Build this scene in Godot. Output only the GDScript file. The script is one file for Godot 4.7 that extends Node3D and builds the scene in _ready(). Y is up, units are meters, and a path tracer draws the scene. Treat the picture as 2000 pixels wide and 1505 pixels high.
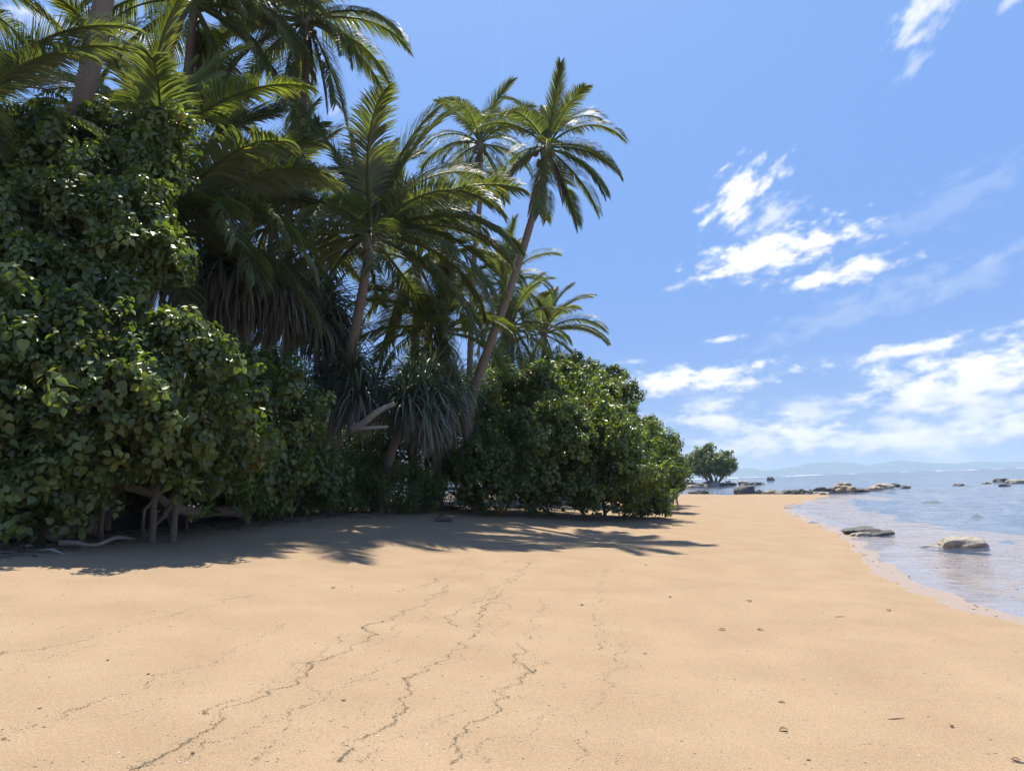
extends Node3D
# A tropical beach: palms, pandanus and hibiscus bushes along a sand slope, a rocky bay, far hills.
# Metres, y up; the sea lies at y = 0; the camera looks along -z.

var rng := RandomNumberGenerator.new()
var taken := {}
var mats := {}
var relief := FastNoiseLite.new()
var ripple := FastNoiseLite.new()


func _ready() -> void:
	rng.seed = 7
	make_camera()
	make_light_and_sky()
	make_materials()
	relief.seed = 3
	relief.frequency = 0.22
	relief.fractal_octaves = 3
	ripple.seed = 9
	ripple.frequency = 1.1
	ripple.fractal_octaves = 2
	make_ground()
	make_sea()
	make_hills()
	make_rocks()
	make_palms()
	make_pandanus()
	make_bushes()
	make_debris()


func make_camera() -> void:
	var cam := Camera3D.new()
	cam.name = "camera"
	cam.fov = 54.86
	cam.near = 0.1
	cam.far = 20000.0
	cam.position = Vector3(0, 2.0, 0)
	cam.basis = Basis(Vector3.RIGHT, deg_to_rad(7.55)) * Basis(Vector3.BACK, deg_to_rad(-1.95))
	add_child(cam)
	cam.current = true


const SUN_HEIGHT := 63.5
const SUN_AZIMUTH := -4.0


func make_light_and_sky() -> void:
	var sun := DirectionalLight3D.new()
	sun.name = "sun"
	sun.light_energy = 1.55
	sun.light_color = Color(1.0, 0.965, 0.9)
	sun.light_angular_distance = 0.53
	sun.shadow_enabled = true
	var a := deg_to_rad(SUN_AZIMUTH)
	var e := deg_to_rad(SUN_HEIGHT)
	var towards := Vector3(sin(a) * cos(e), sin(e), -cos(a) * cos(e))
	add_child(sun)
	sun.basis = Basis.looking_at(-towards, Vector3.UP)
	var env := Environment.new()
	env.background_mode = Environment.BG_SKY
	env.tonemap_mode = Environment.TONE_MAPPER_LINEAR
	env.tonemap_exposure = 2.1
	env.fog_enabled = true
	env.fog_density = 0.00013
	env.fog_light_color = Color(0.80, 0.90, 1.0)
	env.sdfgi_enabled = true
	env.ssao_enabled = true
	env.ssil_enabled = true
	var sky := Sky.new()
	var pano := PanoramaSkyMaterial.new()
	pano.panorama = ImageTexture.create_from_image(sky_image(towards))
	sky.sky_material = pano
	env.sky = sky
	var world := WorldEnvironment.new()
	world.name = "world_environment"
	world.environment = env
	add_child(world)


# ---------------------------------------------------------------- sky

# Clouds of the air in front: azimuth, height, half width, half height (degrees), tilt, thickness.
const CLOUDS := [
	[18.2, 20.4, 3.3, 1.9, 30.0, 1.2], [20.3, 18.3, 2.6, 1.1, 24.0, 0.6], [20.4, 16.0, 6.2, 1.75, 9.0, 1.3], [24.9, 13.9, 4.2, 1.0, 9.0, 1.1],
	[13.2, 14.4, 1.2, 0.3, 8.0, 0.5], [31.6, 29.3, 2.6, 1.5, 38.0, 0.75], [30.5, 26.3, 1.3, 0.7, 35.0, 0.35], [37.2, 28.6, 1.6, 0.5, 25.0, 0.5],
	[16.5, 10.1, 1.6, 0.28, 3.0, 0.8], [13.6, 7.3, 7.8, 1.05, 2.0, 1.25], [28.6, 8.2, 6.6, 0.55, 6.0, 1.0], [32.0, 5.9, 8.5, 2.2, 4.0, 1.0], [33.9, 8.9, 1.4, 0.2, 4.0, 0.4],
	[15.0, 5.2, 2.6, 0.75, 2.0, 0.75], [15.5, 4.2, 4.0, 0.6, 0.0, 0.7], [20.6, 2.8, 4.4, 1.4, 0.0, 0.9], [34.0, 2.6, 5.5, 1.0, 6.0, 0.9], [27.0, 2.0, 7.0, 1.0, 0.0, 0.8],
	[-32.0, 30.2, 4.5, 0.7, 4.0, 0.6], [-27.6, 30.3, 4.0, 0.75, -8.0, 0.9], [-13.6, 27.5, 1.0, 0.8, 30.0, 0.35], [9.5, 8.9, 1.6, 0.25, 0.0, 0.5], [26.0, 11.5, 8.0, 1.3, 14.0, 0.16], [32.0, 17.5, 7.0, 1.5, 16.0, 0.12], [33.0, 12.5, 6.0, 1.2, 18.0, 0.14],
]


func air(el: float, cos_sun: float) -> Vector3:
	var low := exp(-maxf(el, 0.0) / 5.5)
	var c := Vector3(0.225, 0.435, 0.93).lerp(Vector3(0.56, 0.73, 0.985), low)
	c = c.lerp(Vector3(0.19, 0.38, 0.85), smoothstep(20.0, 75.0, el))
	c += Vector3(0.20, 0.20, 0.16) * pow(maxf(cos_sun, 0.0), 7.0) + Vector3(0.6, 0.6, 0.55) * pow(maxf(cos_sun, 0.0), 60.0)
	return c


func sky_image(towards: Vector3) -> Image:
	var base := Image.create(512, 256, false, Image.FORMAT_RGBF)
	for y in 256:
		var el := 90.0 - (y + 0.5) / 256.0 * 180.0
		var ce := cos(deg_to_rad(el))
		for x in 512:
			var az := deg_to_rad((x + 0.5) / 512.0 * 360.0)
			var d := Vector3(sin(az) * ce, sin(deg_to_rad(el)), -cos(az) * ce)
			var c := air(el, d.dot(towards))
			base.set_pixel(x, y, Color(c.x, c.y, c.z) * 0.468)
	base.resize(4096, 2048, Image.INTERPOLATE_CUBIC)
	var wide := FastNoiseLite.new()
	wide.seed = 21
	wide.frequency = 1.0
	wide.fractal_octaves = 5
	wide.fractal_gain = 0.55
	# low broken cumulus all round the horizon
	for y in range(915, 1024):
		var el := 90.0 - (y + 0.5) / 2048.0 * 180.0
		var share := smoothstep(0.0, 0.5, el) * (1.0 - smoothstep(2.5, 9.0, el))
		for x in 4096:
			var az := (x + 0.5) / 4096.0 * TAU
			var n := wide.get_noise_3d(sin(az) * 9.0, el * 0.42, cos(az) * 9.0)
			var d := smoothstep(-0.12, 0.5, n) * share * 0.95
			if d > 0.004:
				base.set_pixel(x, y, base.get_pixel(x, y).lerp(Color(0.465, 0.495, 0.54), d))
	for c in CLOUDS:
		lay_cloud(base, wide, c)
	# the same fair-weather clouds round the rest of the sky
	var r := RandomNumberGenerator.new()
	r.seed = 5
	for i in 85:
		var az := r.randf_range(52.0, 308.0)
		var el := 3.0 + 52.0 * pow(r.randf(), 1.6)
		var s := r.randf_range(0.6, 1.3) * (1.0 + el / 60.0)
		lay_cloud(base, wide, [az, el, 3.6 * s, 0.9 * s, r.randf_range(-5, 30), r.randf_range(0.3, 1.05)])
	return base


func lay_cloud(im: Image, noise: FastNoiseLite, c: Array) -> void:
	var a: float = c[2] / cos(deg_to_rad(c[1]))
	var b: float = c[3]
	var t := deg_to_rad(c[4])
	var reach := 1.5 * (absf(a * cos(t)) + absf(b * sin(t)))
	var tall := 1.5 * (absf(a * sin(t)) + absf(b * cos(t)))
	var x0 := int((c[0] - reach) / 360.0 * 4096.0)
	var x1 := int((c[0] + reach) / 360.0 * 4096.0)
	var y0 := maxi(0, int((90.0 - c[1] - tall) / 180.0 * 2048.0))
	var y1 := mini(1022, int((90.0 - c[1] + tall) / 180.0 * 2048.0))
	var seedy: float = c[0] * 3.7 + c[1] * 1.3
	for y in range(y0, y1):
		var el := 90.0 - (y + 0.5) / 2048.0 * 180.0
		for x in range(x0, x1):
			var az := (x + 0.5) / 4096.0 * 360.0
			var du: float = az - c[0]
			var dv: float = el - c[1]
			var u := (du * cos(t) + dv * sin(t)) / a
			var v := (-du * sin(t) + dv * cos(t)) / b
			var rr := u * u + v * v
			if rr > 2.2:
				continue
			var n := noise.get_noise_3d(u * a * 0.4 + seedy, v * b * 0.95, seedy) * 1.2
			n += noise.get_noise_3d(u * a * 1.5 - seedy, v * b * 4.0, 3.0) * 0.35
			var d: float = smoothstep(0.0, 1.05, 1.06 - sqrt(rr) + n * 0.8) * c[5]
			if d > 0.004:
				var xx := posmod(x, 4096)
				var lit := 1.0 + 0.1 * clampf(v, -1.0, 1.0)
				im.set_pixel(xx, y, im.get_pixel(xx, y).lerp(Color(0.535 * lit, 0.545 * lit, 0.56 * lit), clampf(d, 0.0, 1.0)))


# ---------------------------------------------------------------- materials

func noise_image(size: int, freq: float, oct: int, s: int, low: Color, high: Color, gain := 0.5) -> Image:
	var n := FastNoiseLite.new()
	n.seed = s
	n.frequency = freq
	n.fractal_octaves = oct
	n.fractal_gain = gain
	var g := n.get_seamless_image(size, size, false, false, 0.1, true)
	var im := Image.create(size, size, true, Image.FORMAT_RGB8)
	for y in size:
		for x in size:
			im.set_pixel(x, y, low.lerp(high, g.get_pixel(x, y).r))
	return im


func tex(im: Image) -> ImageTexture:
	return ImageTexture.create_from_image(im)


func lin(r: float, g: float, b: float) -> Color:
	return Color(r, g, b).linear_to_srgb()


func mat(called: String, color: Color, rough: float) -> StandardMaterial3D:
	var m := StandardMaterial3D.new()
	m.resource_name = called
	m.albedo_color = color
	m.roughness = rough
	mats[called] = m
	return m


func leaf_mat(called: String, rough: float, back: Color, gloss := 0.5) -> void:
	var m := mat(called, Color.WHITE, rough)
	m.vertex_color_use_as_albedo = true
	m.cull_mode = BaseMaterial3D.CULL_DISABLED
	m.metallic_specular = gloss
	m.backlight_enabled = true
	m.backlight = back


func make_materials() -> void:
	# sand: fine grain, dark and light specks
	var fine := FastNoiseLite.new()
	fine.seed = 4
	fine.noise_type = FastNoiseLite.TYPE_VALUE
	fine.frequency = 0.45
	fine.fractal_octaves = 2
	var g := fine.get_seamless_image(1024, 1024, false, false, 0.1, true)
	var im := Image.create(1024, 1024, true, Image.FORMAT_RGB8)
	var bump := Image.create(1024, 1024, true, Image.FORMAT_RGB8)
	var r := RandomNumberGenerator.new()
	r.seed = 88
	for y in 1024:
		for x in 1024:
			var k := g.get_pixel(x, y).r
			var v := 0.76 + 0.24 * k
			var c := Color(v, v, v)
			var p := r.randf()
			if p < 0.008:
				c = Color(v * 0.62, v * 0.58, v * 0.54)
			elif p < 0.016:
				c = Color(1.0, 1.0, 1.0)
			im.set_pixel(x, y, c)
			bump.set_pixel(x, y, Color(k, k, k))
	var sand := mat("sand", lin(0.385, 0.285, 0.187), 0.95)
	sand.albedo_texture = tex(im)
	sand.uv1_triplanar = true
	sand.uv1_world_triplanar = true
	sand.uv1_scale = Vector3(0.37, 0.37, 0.37)
	sand.metallic_specular = 0.2
	sand.heightmap_enabled = true
	sand.heightmap_texture = tex(bump)
	sand.heightmap_scale = 0.6
	sand.detail_enabled = true
	sand.detail_albedo = tex(noise_image(512, 0.03, 5, 31, Color(0.93, 0.92, 0.91), Color(1.0, 1.0, 1.0)))
	sand.detail_blend_mode = BaseMaterial3D.BLEND_MODE_MUL
	sand.detail_uv_layer = BaseMaterial3D.DETAIL_UV_2
	for w in [["wet_sand", lin(0.345, 0.25, 0.165), 0.36]]:
		var wet := sand.duplicate() as StandardMaterial3D
		wet.resource_name = w[0]
		wet.albedo_color = w[1]
		wet.roughness = w[2]
		wet.metallic_specular = 0.5
		wet.detail_enabled = false
		wet.heightmap_enabled = false
		mats[w[0]] = wet
	var bed := mat("reef_bed", Color.WHITE, 0.95)
	bed.albedo_texture = tex(noise_image(512, 0.02, 4, 12, lin(0.015, 0.035, 0.075), lin(0.17, 0.18, 0.18)))
	bed.uv1_triplanar = true
	bed.uv1_world_triplanar = true
	bed.uv1_scale = Vector3(0.03, 0.03, 0.05)
	var water := mat("sea_water", Color(lin(0.16, 0.27, 0.43), 0.10), 0.05)
	water.transparency = BaseMaterial3D.TRANSPARENCY_ALPHA
	water.metallic_specular = 0.49
	water.normal_enabled = true
	var wn := FastNoiseLite.new()
	wn.seed = 17
	wn.frequency = 0.02
	wn.fractal_octaves = 4
	var wi := wn.get_seamless_image(512, 512, false, false, 0.15, true)
	wi.convert(Image.FORMAT_RGBA8)
	wi.bump_map_to_normal_map(7.0)
	water.normal_texture = tex(wi)
	water.normal_scale = 1.1
	water.uv1_triplanar = true
	water.uv1_world_triplanar = true
	water.uv1_scale = Vector3(0.16, 0.3, 0.42)
	for a in [["bark", lin(0.07, 0.055, 0.042), lin(0.26, 0.215, 0.17), 41], ["palm_bark", lin(0.07, 0.050, 0.035), lin(0.34, 0.255, 0.18), 42], ["pale_wood", lin(0.17, 0.145, 0.12), lin(0.42, 0.37, 0.31), 43], ["dark_wood", lin(0.06, 0.047, 0.037), lin(0.15, 0.12, 0.10), 44], ["rock_pale", lin(0.13, 0.115, 0.095), lin(0.42, 0.37, 0.30), 45], ["rock_dark", lin(0.035, 0.035, 0.036), lin(0.14, 0.13, 0.12), 46], ["rock_tan", lin(0.14, 0.11, 0.075), lin(0.36, 0.29, 0.20), 47], ["soil", lin(0.025, 0.019, 0.014), lin(0.12, 0.09, 0.06), 49], ["nut", lin(0.10, 0.09, 0.03), lin(0.20, 0.15, 0.06), 48]]:
		var m := mat(a[0], Color.WHITE, 0.9)
		m.albedo_texture = tex(noise_image(256, 0.03, 5, a[3], a[1], a[2], 0.65))
		m.uv1_triplanar = true
		m.uv1_world_triplanar = true
		m.uv1_scale = Vector3(0.9, 0.6, 0.9) if a[0].begins_with("rock") else Vector3(1.6, 4.5, 1.6) if a[0] == "palm_bark" else Vector3(2.5, 1.2, 2.5)
		m.heightmap_enabled = true
		m.heightmap_texture = m.albedo_texture
		m.heightmap_scale = 3.0 if a[0].begins_with("rock") else 1.2
	leaf_mat("leaf_green", 0.37, Color(0.95, 1.0, 0.50), 0.5)
	leaf_mat("palm_green", 0.5, Color(0.95, 1.0, 0.55), 0.5)
	leaf_mat("strap_green", 0.42, Color(0.6, 0.7, 0.42), 0.5)
	leaf_mat("dry", 0.85, Color(0.35, 0.3, 0.2), 0.3)
	mat("hill_forest", lin(0.06, 0.10, 0.09), 1.0)
	mat("foam", lin(0.8, 0.82, 0.84), 0.8)
	var bits := mat("bits", Color.WHITE, 0.95)
	bits.vertex_color_use_as_albedo = true


# ---------------------------------------------------------------- helpers

class Shape:
	var v := PackedVector3Array()
	var n := PackedVector3Array()
	var c := PackedColorArray()
	var t := PackedVector2Array()
	var i := PackedInt32Array()

	func put(p: Vector3, normal: Vector3, color := Color.WHITE, uv := Vector2.ZERO) -> int:
		v.append(p)
		n.append(normal)
		c.append(color)
		t.append(uv)
		return v.size() - 1

	func tri(a: int, b: int, d: int) -> void:
		i.append(a)
		i.append(b)
		i.append(d)

	func quad(a: int, b: int, d: int, e: int) -> void:
		tri(a, b, d)
		tri(a, d, e)

	func tube(points: Array, radii: Array, sides: int, color := Color.WHITE, cap := true) -> void:
		var first := v.size()
		var side := Vector3.RIGHT
		for k in points.size():
			var along: Vector3 = (points[mini(k + 1, points.size() - 1)] - points[maxi(k - 1, 0)]).normalized()
			side = (side - along * side.dot(along))
			if side.length() < 0.05:
				side = along.cross(Vector3(0.3, 0.1, 0.9))
			side = side.normalized()
			var other := along.cross(side)
			for s in sides:
				var a := TAU * s / sides
				var d := side * cos(a) + other * sin(a)
				put(points[k] + d * radii[k], d, color)
		for k in points.size() - 1:
			for s in sides:
				var a0 := first + k * sides + s
				var a1 := first + k * sides + (s + 1) % sides
				quad(a0, a1, a1 + sides, a0 + sides)
		if cap:
			var last := first + (points.size() - 1) * sides
			var dir: Vector3 = (points[-1] - points[-2]).normalized()
			var tip := put(points[-1] + dir * radii[-1] * 0.4, dir, color)
			for s in sides:
				tri(last + s, last + (s + 1) % sides, tip)

	func mesh(colors := false, uv2 := false) -> ArrayMesh:
		for k in range(0, i.size(), 3):
			var p := v[i[k]]
			if (v[i[k + 2]] - p).cross(v[i[k + 1]] - p).dot(n[i[k]] + n[i[k + 1]] + n[i[k + 2]]) < 0.0:
				var q := i[k + 1]
				i[k + 1] = i[k + 2]
				i[k + 2] = q
		var a := []
		a.resize(Mesh.ARRAY_MAX)
		a[Mesh.ARRAY_VERTEX] = v
		a[Mesh.ARRAY_NORMAL] = n
		a[Mesh.ARRAY_INDEX] = i
		if colors:
			a[Mesh.ARRAY_COLOR] = c
		if uv2:
			a[Mesh.ARRAY_TEX_UV] = t
			a[Mesh.ARRAY_TEX_UV2] = t
		var m := ArrayMesh.new()
		m.add_surface_from_arrays(Mesh.PRIMITIVE_TRIANGLES, a)
		return m


func numbered(called: String) -> String:
	taken[called] = taken.get(called, -1) + 1
	return called if taken[called] == 0 else "%s_%03d" % [called, taken[called]]


func thing(called: String, label: String, category: String, at: Vector3, group := "") -> Node3D:
	var o := Node3D.new()
	o.name = numbered(called)
	add_child(o)
	o.position = at
	tag(o, label, category, group)
	return o


func tag(o: Node, label: String, category := "", group := "", kind := "") -> void:
	if label:
		o.set_meta("label", label)
	if category:
		o.set_meta("category", category)
	if group:
		o.set_meta("group", group)
	if kind:
		o.set_meta("kind", kind)


func obj(called: String, m: Mesh, material: String, parent: Node = null) -> MeshInstance3D:
	var o := MeshInstance3D.new()
	o.name = called if parent else numbered(called)
	o.mesh = m
	o.material_override = mats[material]
	(parent if parent else self).add_child(o, true)
	return o


func multi(called: String, m: Mesh, material: String, where: Array, tints: Array, parent: Node = null) -> MultiMeshInstance3D:
	var mm := MultiMesh.new()
	mm.transform_format = MultiMesh.TRANSFORM_3D
	mm.use_colors = true
	mm.mesh = m
	mm.instance_count = where.size()
	for k in where.size():
		mm.set_instance_transform(k, where[k])
		mm.set_instance_color(k, tints[k])
	var o := MultiMeshInstance3D.new()
	o.name = called if parent else numbered(called)
	o.multimesh = mm
	o.material_override = mats[material]
	(parent if parent else self).add_child(o, true)
	o.set_meta("kind", "stuff")
	return o


func on_curve(points: Array, t: float) -> Vector3:
	var f := clampf(t, 0.0, 1.0) * (points.size() - 1)
	var k := mini(int(f), points.size() - 2)
	return points[k].cubic_interpolate(points[k + 1], points[maxi(k - 1, 0)], points[mini(k + 2, points.size() - 1)], f - k)


func interp(table: Array, x: float) -> float:
	for k in range(1, table.size()):
		if x < table[k].x or k == table.size() - 1:
			var a: Vector2 = table[k - 1]
			var b: Vector2 = table[k]
			return lerpf(a.y, b.y, clampf((x - a.x) / (b.x - a.x), 0.0, 1.0))
	return 0.0


func ground_plain(x: float, z: float) -> float:
	var away := -z
	var d := (interp(WATERLINE, away) - x) * 0.93
	return minf(interp(PROFILE, d), (73.0 - away + 5.0 * relief.get_noise_2d(x * 0.8, 11.0)) * 0.06)


func ground_height(x: float, z: float) -> float:
	var g := 0.0
	for o in [Vector2(0, 0), Vector2(1.0, 0.6), Vector2(-1.0, 0.9), Vector2(0.3, -1.5), Vector2(-0.4, 1.8), Vector2(2.2, -0.7), Vector2(-2.2, -0.5)]:
		g += ground_plain(x + o.x, z + o.y) / 7.0
	return g + relief.get_noise_2d(x, z) * 0.003 + ripple.get_noise_2d(x, z * 0.6) * 0.0014


func lines(marks: Array) -> PackedFloat32Array:
	# marks: [from, step] pairs; the last one is where it ends
	var out := PackedFloat32Array()
	for k in marks.size() - 1:
		var n := maxi(1, roundi((marks[k + 1][0] - marks[k][0]) / marks[k][1]))
		for i in n:
			out.append(lerpf(marks[k][0], marks[k + 1][0], float(i) / n))
	out.append(marks[-1][0])
	return out


func sheet(xs: PackedFloat32Array, zs: PackedFloat32Array, height: Callable) -> ArrayMesh:
	var s := Shape.new()
	for z in zs:
		for x in xs:
			var y: float = height.call(x, z)
			s.put(Vector3(x, y, z), Vector3.UP, Color.WHITE, Vector2(x, z) / 23.0)
	var w := xs.size()
	for r in zs.size():
		for k in w:
			var here := r * w + k
			var a := s.v[r * w + maxi(k - 1, 0)]
			var b := s.v[r * w + mini(k + 1, w - 1)]
			var d := s.v[maxi(r - 1, 0) * w + k]
			var e := s.v[mini(r + 1, zs.size() - 1) * w + k]
			s.n[here] = (e - d).cross(b - a).normalized()
			if k + 1 < w and r + 1 < zs.size():
				s.quad(here, here + 1, here + w + 1, here + w)
	return s.mesh(false, true)


# ---------------------------------------------------------------- setting

const FLOOR_EDGE := [Vector2(6, -9.6), Vector2(10, -8.6), Vector2(13.5, -8.0), Vector2(16.5, -7.6), Vector2(19, -6.5), Vector2(23.5, -5.8), Vector2(25, -4.4), Vector2(28, -3.6), Vector2(30, -1.0), Vector2(33, 1.5), Vector2(45, 7.0), Vector2(72, 14.0)]


func make_ground() -> void:
	var xs := lines([[-400, 60], [-100, 10], [-30, 2], [-14, 0.3], [12, 0.6], [40, 3], [90, 10], [130]])
	var zs := lines([[-100, 3], [-75, 1.2], [-40, 0.6], [-22, 0.28], [0, 1.5], [20, 8], [60]])
	var o := obj("sand_beach", sheet(xs, zs, ground_height), "sand")
	tag(o, "sloping beach of smooth orange-tan sand", "", "", "structure")
	var fs := Shape.new()
	var rows := lines([[-72, 3.0], [-46, 1.0], [-11, 1.0], [-6]])
	for z in rows:
		var edge := interp(FLOOR_EDGE, -z) - 1.0 + 0.7 * relief.get_noise_2d(z * 3.0, 5.0)
		for k in 30:
			var x := edge - 60.0 * pow(k / 29.0, 2.2)
			var lift := 0.03 if k else -0.03
			fs.put(Vector3(x, ground_height(x, z) + lift + 0.03 * absf(ripple.get_noise_2d(x, z)), z), Vector3.UP)
	for q in rows.size() - 1:
		for k in 29:
			fs.quad(q * 30 + k, q * 30 + k + 1, q * 30 + 31 + k, q * 30 + 30 + k)
	o = obj("forest_floor", fs.mesh(), "soil")
	tag(o, "dark soil and leaf mould under the bushes", "", "", "structure")
	for band in [["wet_sand", 0.42, 0.009, "strip of wet sand along the edge of the water"]]:
		var ws := Shape.new()
		var steps := lines([[-44, 0.12], [-6]])
		for z in steps:
			var edge := interp(WATERLINE, -z)
			var reach: float = band[1] * (1.0 + 0.7 * relief.get_noise_2d(z * 2.0, 30.0)) + 0.06 * ripple.get_noise_2d(z * 2.2, 21.0)
			for k in 9:
				var x := edge + 0.9 - k / 8.0 * (0.9 + reach)
				ws.put(Vector3(x, ground_height(x, z) + (band[2] if k < 8 else -0.004), z), Vector3.UP)
		for q in steps.size() - 1:
			for k in 8:
				ws.quad(q * 9 + k, q * 9 + k + 1, q * 9 + 10 + k, q * 9 + 9 + k)
		o = obj(band[0], ws.mesh(), band[0])
		tag(o, band[3], "", "", "structure")
	var s := lines([[-10500, 700], [-1000, 100], [0, 20], [8, 0.8], [60, 8], [200, 50], [1000, 500], [10500]])
	var q := lines([[-10800, 700], [-800, 50], [-120, 3], [-60, 0.8], [-10, 10], [60, 60], [180]])
	o = obj("reef_flat", sheet(s, q, func(x, z): return -0.6 - 1.0 * smoothstep(60.0, 500.0, -z) + 0.35 * relief.get_noise_2d(x * 0.4, z * 0.4) + 0.8 * relief.get_noise_2d(x * 1.2, z * 2.4) + 0.3 * ripple.get_noise_2d(x, z)), "reef_bed")
	tag(o, "dark reef flat under the lagoon water", "", "", "structure")


func make_sea() -> void:
	var xs := lines([[-10500, 700], [-500, 60], [-60, 20], [0, 1.0], [6, 0.22], [22, 0.5], [50, 4], [130, 30], [500, 200], [10500]])
	var zs := lines([[-10800, 600], [-800, 60], [-200, 12], [-90, 2], [-50, 0.5], [-24, 0.22], [-6, 1], [4, 10], [60, 60], [180]])
	var waves := func(x, z):
		if absf(x) > 140.0 or z < -220.0:
			return 0.0
		var amp := 0.004 + 0.022 * smoothstep(8.0, 60.0, -z)
		return amp * (sin(z * 2.1 + 2.6 * relief.get_noise_2d(x * 0.5, z * 0.8)) + 1.4 * ripple.get_noise_2d(x * 0.5, z * 0.9))
	var o := obj("sea", sheet(xs, zs, waves), "sea_water")
	tag(o, "clear shallow lagoon water reaching to the horizon", "", "", "structure")
	# surf on the outer reef
	var s := Shape.new()
	for k in 34:
		var x := rng.randf_range(150, 620) + rng.randf_range(0, 60)
		var z := -rng.randf_range(700, 900)
		var l := rng.randf_range(6, 34)
		var pts := []
		var rad := []
		for i in 9:
			var t := i / 8.0
			pts.append(Vector3(x + (t - 0.5) * l, 0.0, z + sin(t * 5.0 + k) * 1.4))
			rad.append(0.05 + rng.randf_range(0.3, 0.95) * sin(PI * clampf(t, 0.02, 0.98)))
		s.tube(pts, rad, 6)
	var f := obj("surf", s.mesh(), "foam")
	tag(f, "thin white surf breaking on the outer reef", "", "", "stuff")


func make_hills() -> void:
	var crest := FastNoiseLite.new()
	crest.seed = 77
	crest.frequency = 0.0011
	crest.fractal_octaves = 4
	for a in [["hills", 900.0, 7400.0, -9200.0, 118.0, 900.0], ["hills", 4600.0, 9000.0, -8000.0, 95.0, 700.0]]:
		var xs := lines([[a[1], 22.0], [a[2]]])
		var zs := lines([[a[3] - a[5], 60.0], [a[3] + a[5]]])
		var rise := func(x, z):
			var u: float = (x - a[1]) / (a[2] - a[1])
			var w: float = absf(z - a[3]) / a[5]
			var e := smoothstep(-0.2, 0.2, u) * (1.0 - smoothstep(0.62, 1.0, u)) if a[1] < 1000.0 else smoothstep(0.0, 0.7, u)
			return -6.0 + (a[4] * (0.75 + 0.75 * crest.get_noise_2d(x, z * 0.35)) * (1.0 - smoothstep(0.0, 1.0, w)) + 6.0) * e
		var o := obj(a[0], sheet(xs, zs, rise), "hill_forest")
		tag(o, "low blue hills far across the water", "", "", "structure")


func boulder(s: int, flat: float) -> ArrayMesh:
	var n := FastNoiseLite.new()
	n.seed = s
	n.frequency = 0.8
	n.fractal_octaves = 4
	n.fractal_gain = 0.5
	var cut := FastNoiseLite.new()
	cut.seed = s + 7
	cut.noise_type = FastNoiseLite.TYPE_CELLULAR
	cut.cellular_return_type = FastNoiseLite.RETURN_DISTANCE
	cut.frequency = 0.9
	var sh := Shape.new()
	var rings := 20
	var sides := 30
	for r in rings + 1:
		for k in sides:
			var a := TAU * k / sides
			var b := PI * r / rings
			var d := Vector3(cos(a) * sin(b), cos(b), sin(a) * sin(b))
			var rad := 0.95 + 0.6 * n.get_noise_3dv(d) + 0.16 * n.get_noise_3dv(d * 4.0) - 0.28 * (cut.get_noise_3dv(d) + 0.5)
			var p := d * rad
			p.y = maxf(p.y, -0.35) if p.y < 0 else minf(p.y, flat + (p.y - flat) * 0.55)
			sh.put(p, d)
	for r in rings:
		for k in sides:
			var a0 := r * sides + k
			var a1 := r * sides + (k + 1) % sides
			sh.quad(a0, a1, a1 + sides, a0 + sides)
	for k in sh.v.size():
		sh.n[k] = Vector3.ZERO
	for k in range(0, sh.i.size(), 3):
		var a := sh.v[sh.i[k]]
		var nn := (sh.v[sh.i[k + 2]] - a).cross(sh.v[sh.i[k + 1]] - a)
		for j in 3:
			sh.n[sh.i[k + j]] += nn
	for k in sh.v.size():
		var nk := sh.n[k]
		sh.n[k] = (nk if nk.dot(sh.v[k]) > 0 else -nk).normalized() if nk.length() > 1e-9 else sh.v[k].normalized()
	return sh.mesh()


const ORDINALS := ["first", "second", "third", "fourth", "fifth", "sixth", "seventh", "eighth", "ninth", "tenth", "eleventh", "twelfth", "thirteenth", "fourteenth", "fifteenth", "sixteenth"]


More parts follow.
